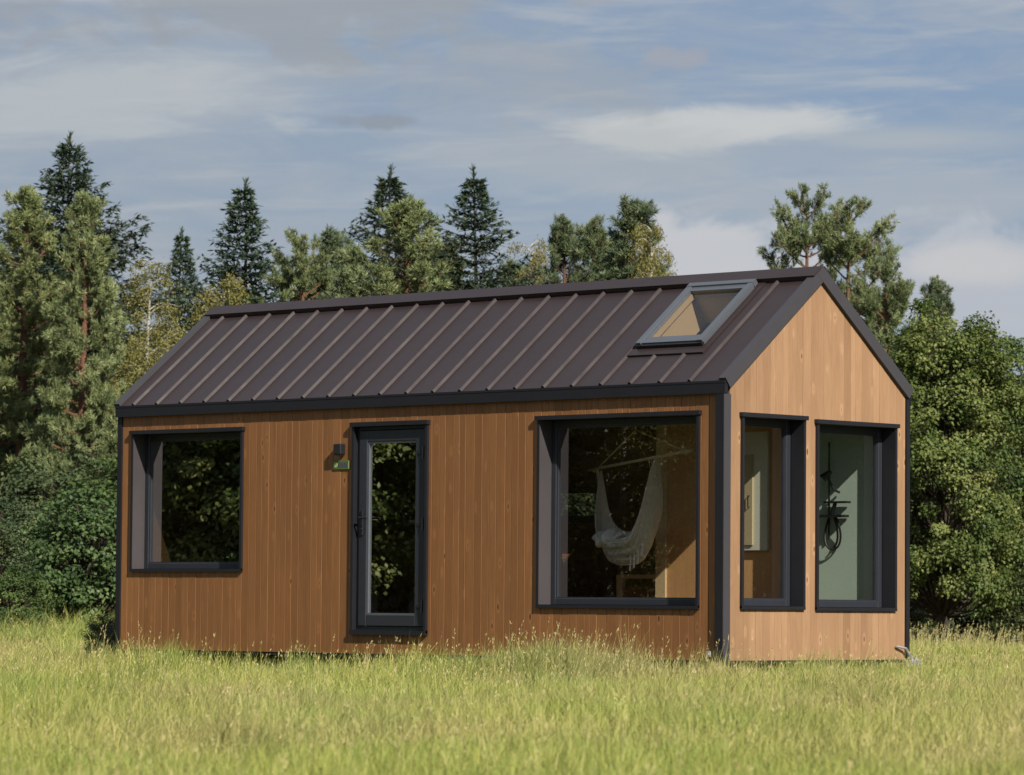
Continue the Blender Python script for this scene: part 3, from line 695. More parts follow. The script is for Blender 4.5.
# ------------------------------------------------------------------ foliage generators (numpy)
def quads(pos, d, nrm_, ln, wd):
    """diamond-ish leaves: pos base, d direction, nrm_ normal, ln length, wd width"""
    n_ = len(pos); d = d/np.linalg.norm(d, axis=1, keepdims=True)
    s_ = np.cross(d, nrm_); s_ /= np.linalg.norm(s_, axis=1, keepdims=True)+1e-9
    ln = np.broadcast_to(ln, n_)[:, None]; wd = np.broadcast_to(wd, n_)[:, None]
    V = np.stack([pos, pos+d*ln*.45+s_*wd*.5, pos+d*ln, pos+d*ln*.45-s_*wd*.5], 1).reshape(-1, 3)
    return V
def leafobj(name, Vs, mat, rs, parent=None):
    V = np.concatenate(Vs); r_ = np.repeat(np.concatenate(rs), 4)
    return npmesh(name, V, np.arange(len(V)).reshape(-1, 4), mat, r_, parent=parent)
def unit(v): return v/(np.linalg.norm(v, axis=-1, keepdims=True)+1e-9)
def rdir(g_, n): return unit(g_.normal(size=(n, 3)))
def tuft(g_, P, D, nn, ln, wd, spread):
    """nn needles in a brush round each tip direction"""
    n = len(P); d = unit(np.repeat(D, nn, 0) + g_.normal(size=(n*nn, 3))*spread)
    p = np.repeat(P, nn, 0) + np.repeat(D, nn, 0)*g_.uniform(-.5, .35, (n*nn, 1))*ln
    return quads(p, d, rdir(g_, n*nn), ln*g_.uniform(.6, 1.15, n*nn), wd)

def make_spruce(seed, Ht, Rb, mat, z_start=.04, dens=1.0, power=.85, asym=.0):
    g_ = np.random.RandomState(seed); root = empty('spruce_tree')
    tk = MB(); zt = np.linspace(0, Ht, 14); bend = [(.05*math.sin(z*.7+seed), .05*math.cos(z*.5+seed)) for z in zt]
    tk.tube([(b_[0], b_[1], z) for b_, z in zip(bend, zt)], [max(.012, .016*Ht*(1-z/Ht)**.9) for z in zt], 8)
    Vs, rs = [], []; z = z_start*Ht
    while z < Ht*.982:
        f = z/Ht; nb = int(g_.randint(5, 8)); a0_ = g_.uniform(0, 6.28)
        Lb = min(Rb, power*(Ht-z)**1.2)+.04
        for k in range(nb):
            az = a0_+k*6.283/nb+g_.uniform(-.35, .35); ln = Lb*g_.uniform(.55, 1.22)*(1+asym*math.cos(az))
            if g_.rand() < .06: ln *= .5
            up0 = .55*f**1.6-.08-.18*(1-f); n = max(5, int(ln/.11)); t_ = np.linspace(0, 1, n)
            r_ = t_*ln; zz = z + r_*up0 - .16*(1-f)*ln*t_**1.4 + .16*ln*t_**2.6*(1 if f < .8 else .3)
            dirv = np.array([math.cos(az), math.sin(az)]); side = np.array([-math.sin(az), math.cos(az)])
            cen = np.stack([dirv[0]*r_, dirv[1]*r_, zz], 1)
            if ln > .5: tk.tube([tuple(cen[0]), tuple(cen[n//2]), tuple(cen[-1])], [.012+.012*ln, .010, .004], 4, cap=False)
            # side twigs, fan shaped spray
            ii = np.arange(1, n); m_ = len(ii)*2
            sgn = np.tile([1, -1], len(ii)); base = np.repeat(cen[1:], 2, 0); tt = np.repeat(t_[1:], 2)
            tl = ln*.46*(1-tt)**.65*g_.uniform(.6, 1.15, m_)+.08
            fwd = unit(np.append(dirv, up0*.8)[None, :].repeat(m_, 0)); sd_ = np.stack([side[0]*sgn, side[1]*sgn, np.zeros(m_)], 1)
            td = unit(fwd*.75+sd_*.85+np.array([0, 0, -.10-.14*(1-f)])+g_.normal(size=(m_, 3))*.10)
            ns_ = np.maximum(2, (tl/.036*dens).astype(int)); idx = np.repeat(np.arange(m_), ns_)
            tot = len(idx); u_ = g_.rand(tot)
            P = base[idx]+td[idx]*(u_*tl[idx])[:, None]+np.array([0, 0, -1.0])*(u_**2*tl[idx]*.18)[:, None]
            d = unit(td[idx]+g_.normal(size=(tot, 3))*.38+np.array([0, 0, -.08]))
            Vs.append(quads(P, d, unit(np.array([0, 0, 1.])+g_.normal(size=(tot, 3))*.55), g_.uniform(.10, .19, tot), g_.uniform(.035, .06, tot)))
            rs.append(np.clip(g_.normal(.42, .16, tot)+.22*(u_ > .8), 0, 1))
            # tip of the main axis
            q_ = 8; P = np.repeat(cen[-2:-1], q_, 0)+g_.normal(size=(q_, 3))*.02
            Vs.append(quads(P, unit(np.append(dirv, .25)[None]+g_.normal(size=(q_, 3))*.3), rdir(g_, q_), .16, .035)); rs.append(g_.uniform(.5, .9, q_))
        z += (.17+.09*(1-f)*Ht/10)*g_.uniform(.75, 1.3)*(1.0 if f < .85 else .8)
    # leader
    q_ = 40; P = np.stack([g_.normal(0, .01, q_)+bend[-1][0], g_.normal(0, .01, q_)+bend[-1][1], Ht*.972+g_.rand(q_)*Ht*.028], 1)
    Vs.append(quads(P, unit(np.array([0, 0, 1.])+g_.normal(size=(q_, 3))*.35), rdir(g_, q_), .16, .03)); rs.append(g_.uniform(.3, .8, q_))
    tk.build('trunk', M['bark_dark'], root); leafobj('crown', Vs, mat, rs, root)
    return root

def make_pine(seed, Ht, Rb, mat, z_start=.3, bare=.0, shape='cone', nbr=1.0, tf=1.0, lean=0.0, plates=0.0, tip=.42):
    g_ = np.random.RandomState(seed); root = empty('pine_tree')
    tk = MB(); zt = np.linspace(0, Ht*.97, 16)
    bx_ = lambda z: .07*math.sin(z*.6+seed)+lean*(z/Ht)**1.5; by_ = lambda z: .07*math.cos(z*.45+seed*2)
    tk.tube([(bx_(z), by_(z), z) for z in zt], [max(.015, .0150*Ht*(1-z/Ht)**.7+.01) for z in zt], 10)
    TP, TD, TR = [], [], []
    z = z_start*Ht; lev = 0
    while z < Ht*.97:
        f = (z/Ht-z_start)/(1-z_start); nb = int(g_.randint(5, 8)*nbr)
        if shape == 'cone': Lb = Rb*(1-f)**.75*(.6+.4*min(1, f*4+.4)); Lb = min(Lb, tip*(Ht-z)**1.1)+.09
        else: Lb = Rb*(math.sin(math.pi*min(1, (.18+.82*f)))**.7)*1.0+.25
        if plates and g_.rand() < plates: z += .35; continue
        a0_ = g_.uniform(0, 6.28)
        for k in range(nb):
            az = a0_+k*6.283/nb+g_.uniform(-.5, .5); ln = Lb*g_.uniform(.55, 1.15)
            z_b = z+g_.uniform(-.12, .12)
            rise = (.22+.75*f**2)*g_.uniform(.6, 1.3); n = 7; t_ = np.linspace(0, 1, n)
            wob = g_.normal(0, .05*ln, (n, 3)); wob[0] = 0
            r_ = t_*ln
            cen = np.stack([bx_(z_b)+math.cos(az)*r_, by_(z_b)+math.sin(az)*r_, z_b+rise*ln*(t_*.35+t_**2.2*.65)], 1)+np.cumsum(wob, 0)*.5
            tk.tube([tuple(c_) for c_ in cen], [.010+.016*ln*(1-a) for a in t_], 5, cap=False)
            # secondary twigs
            nt_ = max(5, int(ln*12*tf)); tt = g_.uniform(.10, 1.0, nt_)**.55
            base = np.stack([np.interp(tt, t_, cen[:, q_]) for q_ in range(3)], 1)
            fdir = unit(np.array([math.cos(az), math.sin(az), .35+.5*f]))
            td = unit(fdir*.8+g_.normal(size=(nt_, 3))*[.62, .62, .38]+np.array([0, 0, .22])); tl = ln*(.12+.30*(1-tt))*g_.uniform(.5, 1.2, nt_)+.12
            for b_, d_, l_ in zip(base[:8], td[:8], tl[:8]):
                tk.tube([tuple(b_), tuple(b_+d_*l_)], [.008, .004], 3, cap=False)
            for b_, d_, l_ in zip(base, td, tl):
                m_ = max(3, int(l_/.06*tf)); uu = np.linspace(.25, 1.0, m_)
                off = g_.normal(size=(m_, 3))*.045; off[-1] *= .3
                dd = unit(d_+g_.normal(size=(m_, 3))*.45+np.array([0, 0, .30]))
                TP.append(b_+d_*l_*uu[:, None]+off); TD.append(dd); TR.append(np.full(m_, g_.uniform(.1, .75))+uu*.22)
        z += (.235+.17*(1-f))*g_.uniform(.8, 1.25)*Ht/9.5
        lev += 1
    m_ = 26; TP.append(np.stack([bx_(Ht)+g_.normal(0, .05, m_), by_(Ht)+g_.normal(0, .05, m_), Ht*.93+g_.rand(m_)*Ht*.055], 1)); TD.append(unit(np.array([0, 0, 1.])+g_.normal(size=(m_, 3))*.4)); TR.append(g_.uniform(.4, .9, m_))
    P = np.concatenate(TP); D = np.concatenate(TD); Q = np.concatenate(TR); nn = 22
    V = tuft(g_, P, D, nn, .135, .017, .58); r_ = np.clip(np.repeat(Q, nn)+g_.normal(0, .10, len(P)*nn), 0, 1)
    tk.build('trunk', M['bark_pine'], root); leafobj('crown', [V], mat, [r_], root)
    return root

def make_broadleaf(seed, Ht, Rx, mat, bark, z0=.12, nclump=260, per=110, leaf=.085, cl=.42, name='broadleaf_tree', shape=1.0, droop=0.0, stems=1, trunk_r=.02, zc=.52):
    g_ = np.random.RandomState(seed); root = empty(name); tk = MB()
    Cs = []
    rz_ = Ht*(1-z0)/2*1.0; zcen = Ht*z0+rz_
    for i in range(nclump):
        d = rdir(g_, 1)[0]; rad = g_.uniform(.35, 1.0)**.45
        zz = zcen+d[2]*rz_*rad*.94
        f = (zz-Ht*z0)/(Ht*(1-z0)); wz = (max(0.03, 1-abs((f-zc)/(1-zc))**1.6 if f > zc else 1-.35*(abs(f-zc)/zc)**2))**(.8*shape)
        lob = 1+.16*math.sin(3*math.atan2(d[1], d[0])+seed+f*5)+.10*math.sin(7*math.atan2(d[1], d[0])+f*11)
        h_ = unit(np.array([d[0], d[1], 1e-3]))*np.array([1, 1, 0])
        Cs.append(np.array([h_[0]*Rx*rad*wz*lob, h_[1]*Rx*rad*wz*lob, zz]))
    Cs = np.array(Cs)
    st_ = []
    for s_ in range(stems):
        a = g_.uniform(0, 6.28); sp = 0 if stems == 1 else .18*Rx
        top = Vector((math.cos(a)*sp*2.2, math.sin(a)*sp*2.2, Ht*.93)); bot = Vector((math.cos(a)*sp*.5, math.sin(a)*sp*.5, 0))
        pts_ = [bot.lerp(top, k/9)+Vector((.04*math.sin(k*1.3+seed), .04*math.cos(k*1.1+s_), 0))*(Ht/8) for k in range(10)]
        tk.tube(pts_, [trunk_r*Ht*(1-k/9)**.8+.012 for k in range(10)], 8); st_.append(pts_)
    for c_ in Cs[::1]:
        pts_ = st_[g_.randint(stems)]
        zb = c_[2]-np.hypot(c_[0], c_[1])*.75; k = int(np.clip(zb/(Ht*.93)*9, 1, 8)); b_ = pts_[k]
        c0_ = Vector(c_); mid = b_.lerp(c0_, .5)+Vector((0, 0, -.08*(c0_-b_).length))
        tk.tube([b_, mid, c0_], [.018+.006*(c0_-b_).length, .014, .005], 4, cap=False)
    n = nclump*per; C_r = np.repeat(Cs, per, 0)
    out_ = unit((Cs-np.array([0, 0, zcen*.8]))*np.array([1, 1, .7])); O = np.repeat(out_, per, 0)
    off = rdir(g_, n)*(g_.rand(n, 1)**.4)*cl*np.repeat(g_.uniform(.6, 1.3, nclump), per)[:, None]*np.array([1, 1, .62])
    P = C_r+off+O*.08; P[:, 2] -= droop*g_.rand(n)**2*1.1
    nr = unit(O*.5+np.array([0, 0, .8])+g_.normal(size=(n, 3))*.55+off/cl*.5)
    d = unit(np.cross(nr, rdir(g_, n))+np.array([0, 0, -.25-droop]))
    V = quads(P, d, nr, leaf*g_.uniform(.65, 1.25, n), leaf*.72*g_.uniform(.7, 1.15, n))
    r_ = np.clip(np.repeat(g_.uniform(.15, .8, nclump), per)+g_.normal(0, .14, n), 0, 1)
    tk.build('trunk', bark, root); leafobj('crown', [V], mat, [r_], root)
    return root

def make_birch(seed, Ht, Rx, mat, bark, stems=1, per=1.0, name='birch_tree'):
    g_ = np.random.RandomState(seed); root = empty(name); tk = MB(); Vs, rs = [], []
    for s_ in range(stems):
        a = g_.uniform(0, 6.28); ht = Ht*(1 if s_ == 0 else g_.uniform(.75, .93)); sp = 0 if stems == 1 else .35
        zt = np.linspace(0, ht*.93, 14)
        X_ = lambda z: math.cos(a)*sp*(1+z/ht*1.3)+.06*math.sin(z*.8+seed+s_); Y_ = lambda z: math.sin(a)*sp*(1+z/ht*1.3)+.06*math.cos(z*.7+s_)
        tk.tube([(X_(z), Y_(z), z) for z in zt], [.0085*ht*(1-z/ht)**.8+.008 for z in zt], 8)
        nb = int(ht*9)
        for k in range(nb):
            z = ht*(.14+.83*(k/nb)); f = z/ht; az = g_.uniform(0, 6.28); ln = Rx*(math.sin(math.pi*min(.98, .25+.72*f))**.8)*g_.uniform(.5, 1.15)+.15
            n = 7; t_ = np.linspace(0, 1, n); r_ = t_*ln*.85
            cen = np.stack([X_(z)+math.cos(az)*r_, Y_(z)+math.sin(az)*r_, z+ln*(.75*t_-.55*t_**2.4)], 1)
            tk.tube([tuple(c_) for c_ in cen], [.012*(1-a_)+.004 for a_ in t_], 4, cap=False)
            nt_ = int(6+ln*9)
            tt = g_.uniform(.2, 1, nt_); base = np.stack([np.interp(tt, t_, cen[:, q_]) for q_ in range(3)], 1)
            dl = g_.uniform(.25, .75, nt_)*(.5+.5*ln); dirs = unit(g_.normal(size=(nt_, 3))*[.5, .5, .3]+np.array([math.cos(az)*.5, math.sin(az)*.5, -.35]))
            per_ = int(24*per); idx = np.repeat(np.arange(nt_), per_); m_ = len(idx); u_ = g_.rand(m_)
            P = base[idx]+dirs[idx]*(u_*dl[idx])[:, None]+np.array([0, 0, -1.])*(u_**1.8*dl[idx]*.6)[:, None]+g_.normal(size=(m_, 3))*.045
            nr = rdir(g_, m_); d = unit(np.cross(nr, rdir(g_, m_))+np.array([0, 0, -.5]))
            Vs.append(quads(P, d, nr, g_.uniform(.035, .065, m_), g_.uniform(.028, .045, m_))); rs.append(np.clip(g_.normal(.5, .2, m_)+g_.normal(0, .1), 0, 1))
    tk.build('trunk', bark, root); leafobj('crown', Vs, mat, rs, root); return root

M['bark_pine'] = barkmat('orange_pine_bark', (.19, .090, .052), (.10, .06, .042))
M['bark_dark'] = barkmat('dark_bark', (.075, .055, .042), (.035, .028, .022))
M['bark_birch'] = barkmat('white_birch_bark', (.50, .47, .42), (.26, .24, .21))
M['l_spruce'] = leafmat('spruce_needles', [(.024, .040, .022), (.044, .068, .036), (.095, .122, .060)], .12)
M['l_spruce2'] = leafmat('blue_spruce_needles', [(.024, .044, .024), (.045, .075, .040), (.090, .125, .065)], .12)
M['l_pine'] = leafmat('pine_needles', [(.078, .110, .042), (.150, .188, .075), (.28, .315, .13)], .08)
M['l_pine2'] = leafmat('dark_pine_needles', [(.050, .078, .036), (.095, .130, .060), (.18, .21, .095)], .08)
M['l_pine2b'] = leafmat('open_pine_needles', [(.07, .10, .042), (.125, .165, .07), (.23, .265, .12)], .10)
M['l_birch'] = leafmat('birch_leaves', [(.13, .13, .03), (.22, .205, .055), (.34, .30, .10)], .35)
M['l_oak'] = leafmat('maple_leaves', [(.055, .088, .022), (.105, .150, .038), (.26, .285, .10)], .30)
M['l_bush'] = leafmat('hazel_leaves', [(.04, .075, .022), (.075, .125, .036), (.15, .21, .065)], .30)
M['l_scrub'] = leafmat('scrub_foliage', [(.035, .058, .022), (.07, .10, .036), (.15, .18, .065)], .25)
M['l_dark'] = leafmat('shade_toned_foliage', [(.018, .030, .012), (.034, .052, .020), (.07, .088, .030)], .25)  # leaf colours darkened to paint in the shade inside the wood

P_ = {}
def proto(key, o, label_kind): P_[key] = (o, o.copy)
def children_of(o): return [c_ for c_ in bpy.data.objects if c_.parent == o]
PROT = {
 'sprA': (make_spruce(11, 10.5, 2.3, M['l_spruce'], power=.50), 10.5), 'sprB': (make_spruce(12, 9.0, 1.75, M['l_spruce2'], power=.34), 9.0),
 'sprC': (make_spruce(13, 10.0, 2.7, M['l_spruce'], power=.43, asym=.12), 10.0),
 'pinA': (make_pine(21, 9.6, 1.35, M['l_pine'], .26), 9.6), 'pinB': (make_pine(22, 9.5, 1.6, M['l_pine'], .22), 9.5),
 'pinC': (make_pine(23, 9.0, 1.25, M['l_pine2b'], .3, shape='round', nbr=.75, plates=.22, lean=.3, tf=1.1), 9.0),
 'pinD': (make_pine(24, 9.0, 1.25, M['l_pine2'], .15, tip=.30), 9.0),
 'birA': (make_birch(31, 8.5, 1.1, M['l_birch'], M['bark_birch'], 1, .8), 8.5), 'birB': (make_birch(32, 8.0, 1.3, M['l_birch'], M['bark_birch'], 3, 1.0), 8.0),
 'oakA': (make_broadleaf(41, 6.6, 1.55, M['l_oak'], M['bark_dark'], .10, 420, 180, .078, .34, shape=.8), 6.6),
 'oakB': (make_broadleaf(42, 6.8, 1.8, M['l_bush'], M['bark_dark'], .08, 380, 150, .078, .36), 6.8),
 'bush': (make_broadleaf(43, 2.3, .95, M['l_bush'], M['bark_dark'], .02, 150, 95, .080, .26, name='hazel_bush', stems=4, trunk_r=.012), 2.3),
 'bushD': (make_broadleaf(44, 2.4, 1.1, M['l_scrub'], M['bark_dark'], .02, 170, 110, .060, .26, name='dark_bush', stems=3, trunk_r=.012), 2.4),
 'fill': (make_broadleaf(45, 7.0, 2.3, M['l_dark'], M['bark_dark'], .02, 300, 90, .13, .55, name='broadleaf_tree'), 7.0),
}
KID = {k: children_of(v[0]) for k, v in PROT.items()}; used = {}
def tree(key, px, d, ytop=None, h=None, rz=0, label='', cat='tree', group=None, sx=1.0, loc=None):
    x, y = loc if loc else polar(px, d); z = float(gz(x, y))-.03
    if h is None: h = CAM.z + (605-ytop)/FPX*d - z
    src, h0 = PROT[key]
    if key not in used: o_ = src; used[key] = 1
    else:
        o_ = src.copy(); COL.objects.link(o_)
        for k in list(o_.keys()): del o_[k]
        for ch_ in KID[key]:
            c_ = ch_.copy(); COL.objects.link(c_); c_.parent = o_
    sc = h/h0; o_.location = (x, y, z); o_.rotation_euler = (0, 0, rz); o_.scale = (sc*sx, sc*sx, sc)
    tag(o_, label, cat, group); return o_
#  key, column, distance, top row, rot, sideways scale, label
TR = [
 ('pinA', 22, 81, 190, .3, 1.0, 'pale green pine at the far left edge, its trunk showing low down'),
 ('sprA', 66, 93, 137, 1.2, 1.0, 'tallest dark fir, rising behind the two left pines'),
 ('pinB', 80, 78, 193, 2.2, .78, 'pale green pine with orange trunk nearest the left end of the cabin'),
 ('pinB', -32, 84, 196, 4.0, 1.0, 'pine mostly cut off by the left edge'),
 ('sprB', 180, 100, 232, .5, .8, 'slim dark spruce top between the birches left of the roof'),
 ('birA', 149, 80, 250, .2, 1.0, 'thin pale birch with white trunk left of the roof'),
 ('birB', 188, 84, 268, 1.7, 1.0, 'yellow green birch clump touching the left end of the roof'),
 ('sprB', 241, 88, 183, 2.6, 1.0, 'slender dark spruce standing alone above the left part of the roof'),
 ('pinC', 292, 84, 240, .7, .75, 'round topped pine right of the slender spruce'),
 ('pinD', 330, 93, 226, 3.1, .9, 'small pine between the round pine and the tall pair'),
 ('sprC', 386, 99, 167, .9, 1.0, 'tall dark fir behind the broad pale pine'),
 ('pinB', 410, 83, 197, 5.1, 1.22, 'broad pale green pine above the middle of the ridge'),
 ('sprC', 474, 90, 167, 3.9, .95, 'dark conical fir right of the broad pale pine'),
 ('birB', 533, 92, 226, 3.3, .70, 'olive birch between the dark fir and the twin pines'),
 ('pinD', 565, 90, 211, 1.1, .85, 'left one of the twin narrow pines'),
 ('pinD', 591, 88, 212, 4.4, .8, 'right one of the twin narrow pines'),
 ('pinD', 634, 85, 193, 2.4, 1.15, 'tall dark pine right of the twin narrow pines'),
 ('birB', 668, 83, 213, 5.6, .66, 'yellow green birch at the right of the pine group above the ridge'),
 ('pinC', 806, 84, 191, 2.0, .72, 'open crowned pine behind the roof apex'),
 ('pinC', 855, 82, 203, 4.6, .80, 'pine leaning right beside the open crowned one'),
 ('pinC', 880, 80, 262, 1.3, .75, 'lower pine close beside the gable, below the leaning one'),
 ('pinD', 938, 90, 270, .4, .8, 'dark pine tip above the large broadleaf tree'),
 ('oakA', 945, 72, 290, .4, .90, 'large pale leaved broadleaf tree right of the cabin'),
 ('oakB', 1030, 77, 322, 2.0, 1.0, 'darker green broadleaf tree cut off by the right edge'),
 ('oakB', 893, 86, 318, 4.2, .8, 'broadleaf tree half hidden by the gable'),
 ('pinD', 513, 96, 258, 2.9, 1.0, 'low pine filling the gap right of the dark conical fir'),
 ('pinA', 612, 92, 232, 4.9, 1.0, 'pale pine between the twin narrow pines and the tall dark one'),
 ('birB', 678, 88, 240, 5.6, .6, 'low yellow green birch, last tree before the open sky above the ridge'),
 ('pinA', 350, 88, 246, .8, .9, 'pale pine low behind the roof, left of the broad one'),
 ('pinD', 445, 94, 240, 5.2, 1.0, 'small dark pine between the broad pine and the conical fir'),
 ('birB', 118, 90, 335, .9, 1.1, 'olive birch low behind the left corner of the cabin'),
 ('birA', 215, 92, 290, 4.1, 1.2, 'pale birch just above the roof ridge at its left end'),
]
for i, (k, px, d, yt, rz, sx, lb) in enumerate(TR):
    tree(k, px, d, yt, None, rz, lb, group='trees at the forest edge', sx=sx)
# undergrowth at the foot of the wood
for i, (k, px, d, yt, rz, lb) in enumerate([
 ('bush', 92, 66, 497, .2, 'large leaved bush beside the left end of the cabin'),
 ('bush', 52, 70, 540, 2.2, 'large leaved bush second from the cabin at the left'),
 ('bushD', 22, 70, 500, .8, 'fine leaved dark bush at the left edge'),
 ('bushD', -20, 68, 520, 3.1, 'dark bush cut off by the left edge'),
 ('bushD', 66, 77, 455, 4.0, 'tall dark bush behind the leafy ones at the left'),
 ('bush', 118, 73, 470, 4.5, 'leafy bush half hidden by the cabin corner'),
 ('bush', 20, 64, 572, 5.2, 'low green bush in the tall grass at the left'),
 ('bushD', 1040, 72, 560, 2.1, 'low dark bush at the right edge')]):
    tree(k, px, d, yt, None, rz, lb, 'bush', 'bushes along the forest edge')
tree('bushD', 0, 0, None, .72, 1.0, 'low dark bush in the shade just behind the left end of the cabin', 'bush', 'bushes along the forest edge', 1.1, loc=(-11.3, 2.3))
tree('bushD', 0, 0, None, .60, 2.6, 'small shaded bush tight against the left end of the cabin', 'bush', 'bushes along the forest edge', 1.2, loc=(-10.3, 1.5))
# deeper rows of the wood: they close the gaps between the nearer trunks
g_ = np.random.RandomState(77)
cols = ['fill', 'pinD', 'oakB', 'pinA', 'fill', 'sprB', 'oakA']
lbls = {'fill': 'leafy tree deep in the wood, coloured dark for shade', 'pinD': 'dark pine deep in the wood', 'oakB': 'green broadleaf tree deep in the wood', 'pinA': 'pale pine deep in the wood',
        'sprB': 'slim spruce deep in the wood', 'oakA': 'pale leaved tree deep in the wood'}
def ytop_limit(px):
    xs = [-200, -60, 0, 115, 130, 210, 260, 360, 440, 520, 600, 662, 695, 780, 830, 880, 900, 960, 1024, 1200]
    ys = [260, 255, 255, 262, 318, 292, 268, 262, 284, 272, 256, 262, 330, 330, 320, 330, 350, 350, 350, 330]
    return float(np.interp(px, xs, ys))
for row, d in enumerate((94, 104, 116)):
    for px in np.arange(-230, 1270, 92 if row else 78):
        pxx = px+g_.uniform(-22, 22); k = cols[g_.randint(len(cols))]; k = ('pinD', 'pinA', 'sprB', 'pinD')[g_.randint(4)] if 205 < pxx < 700 else k; dd = d+g_.uniform(-3, 4)
        tree(k, pxx, dd, ytop_limit(pxx)+g_.uniform(4, 45), None, g_.uniform(0, 6.28), lbls[k], 'tree', 'trees deep in the wood', sx=g_.uniform(.95, 1.2))
for px in np.arange(-20, 1060, 60):
    tree('fill', px+g_.uniform(-15, 15), 84+g_.uniform(-2, 5), 440+g_.uniform(-30, 40), None, g_.uniform(0, 6.28), 'undergrowth tree under the forest canopy, coloured dark for shade', 'tree', 'undergrowth trees', sx=1.0)

# trees standing behind the photographer: they are what the panes reflect
g_ = np.random.RandomState(9)
for i in range(22):                    # mirrored off the long side
    a = math.atan2(-.727, -.686)+g_.uniform(-.20, .26); d = g_.uniform(30, 46)
    k = ['birB', 'oakA', 'birB', 'pinA', 'oakA'][i % 5]
    tree(k, 0, 0, None, g_.uniform(7, 11), g_.uniform(0, 6.28), 'tree mirrored in the long side windows', 'tree', 'trees mirrored in the long side windows', loc=(-4+math.cos(a)*d, math.sin(a)*d), sx=1.15)
for i in range(14):                    # second row and low growth behind them
    a = math.atan2(-.727, -.686)-.24+.54*i/13; d = 50+g_.uniform(-2, 3)
    tree('fill', 0, 0, None, g_.uniform(9, 11), g_.uniform(0, 6.28), 'tree coloured dark for shade, mirrored behind the others in the long side windows', 'tree', 'trees mirrored in the long side windows', loc=(-4+math.cos(a)*d, math.sin(a)*d), sx=1.3)
    d = 40+g_.uniform(-3, 3)
    tree('bush', 0, 0, None, g_.uniform(2, 3.2), g_.uniform(0, 6.28), 'bush mirrored low in the long side windows', 'bush', 'bushes mirrored in the long side windows', loc=(-4+math.cos(a)*d, math.sin(a)*d), sx=1.5)
for i in range(20):                    # mirrored off the gable
    a = math.atan2(.727, .686)+g_.uniform(-.22, .22); d = g_.uniform(40, 60)
    k = ['fill', 'pinD', 'oakB', 'sprC', 'pinA'][i % 5]
    tree(k, 0, 0, None, g_.uniform(8, 12), g_.uniform(0, 6.28), 'tree mirrored in the gable windows', 'tree', 'trees mirrored in the gable windows', loc=(math.cos(a)*d, 1+math.sin(a)*d), sx=1.2)

# ------------------------------------------------------------------ grass
m, t, p, o = newmat('meadow_grass')
rn = nd(t, 'ShaderNodeAttribute', attribute_name='rnd').outputs['Fac']; hh = nd(t, 'ShaderNodeAttribute', attribute_name='tip').outputs['Fac']
g = nd(t, 'ShaderNodeTexCoord').outputs['Object']
c1 = nd(t, 'ShaderNodeValToRGB', inp={0: rn}); e_ = c1.color_ramp.elements
e_[0].color = (.145, .20, .042, 1); e_[1].color = (.40, .35, .17, 1); e_[0].position = .0
q_ = e_.new(.35); q_.color = (.37, .385, .085, 1); q_ = e_.new(.70); q_.color = (.48, .48, .14, 1); q_ = e_.new(.90); q_.color = (.58, .50, .22, 1)
pt_ = noise(t, g, .28, 4, .55)
c = mixc(t, nd(t, 'ShaderNodeMapRange', inp={0: pt_, 1: .45, 2: .62, 3: 0.0, 4: .38}).outputs[0], c1.outputs[0], (.55, .40, .24))
pt2 = noise(t, nd(t, 'ShaderNodeVectorMath', operation='ADD', inp={0: g, 1: (31, 7, 0)}).outputs[0], .6, 4, .55)
c = mixc(t, nd(t, 'ShaderNodeMapRange', inp={0: pt2, 1: .50, 2: .68, 3: 0.0, 4: .55}).outputs[0], c, (.26, .38, .085))
setp(t, p, Base_Color=c, Roughness=.6, Specular_IOR_Level=.25)
tl = nd(t, 'ShaderNodeBsdfTranslucent'); t.links.new(c, tl.inputs[0])
mx = nd(t, 'ShaderNodeMixShader', inp={0: .20, 1: p.outputs[0], 2: tl.outputs[0]}); t.links.new(mx.outputs[0], o.inputs[0])
M['grass'] = m
g_ = np.random.RandomState(101)
def sample(f0, f1, dens, marg=1.2, lo=None):
    """points in the viewed wedge, f metres ahead of the camera"""
    kmax = 512/FPX*marg; area = (f1*f1-f0*f0)*kmax; n = int(area*dens)
    f = np.sqrt(g_.uniform(f0*f0, f1*f1, n)); l = f*g_.uniform(-kmax, kmax, n)
    return cx+HF.x*f+HR.x*l, cy+HF.y*f+HR.y*l, f, l
Xs, Ys, Fs, Ls = [], [], [], []
for a_ in ((14.5, 24, 900), (24, 34, 800), (34, 44, 900), (44, 58, 420), (58, 82, 260)):
    x, y, f, l = sample(*a_, marg=1.35); Xs.append(x); Ys.append(y); Fs.append(f); Ls.append(l)
TUS = [polar(548, 36.8)+(.62, 9000), polar(505, 37.4)+(.35, 2500), polar(600, 37.0)+(.35, 2500)]
for i in range(46):
    pxq = g_.uniform(-20, 1040); TUS.append(polar(pxq, g_.uniform(20, 44))+(g_.uniform(.10, .28), int(g_.uniform(250, 700))))
for i in range(26):
    TUS.append((g_.uniform(-9, .8), g_.uniform(-1.4, -.25), g_.uniform(.08, .22), int(g_.uniform(150, 420))))
nb0 = sum(len(v) for v in Xs)
for (ux, uy, us, un) in TUS:
    x = ux+g_.normal(0, us, un); y = uy+g_.normal(0, us, un); Xs.append(x); Ys.append(y); Fs.append((x-cx)*HF.x+(y-cy)*HF.y); Ls.append((x-cx)*HR.x+(y-cy)*HR.y)
nb1 = sum(len(v) for v in Xs)
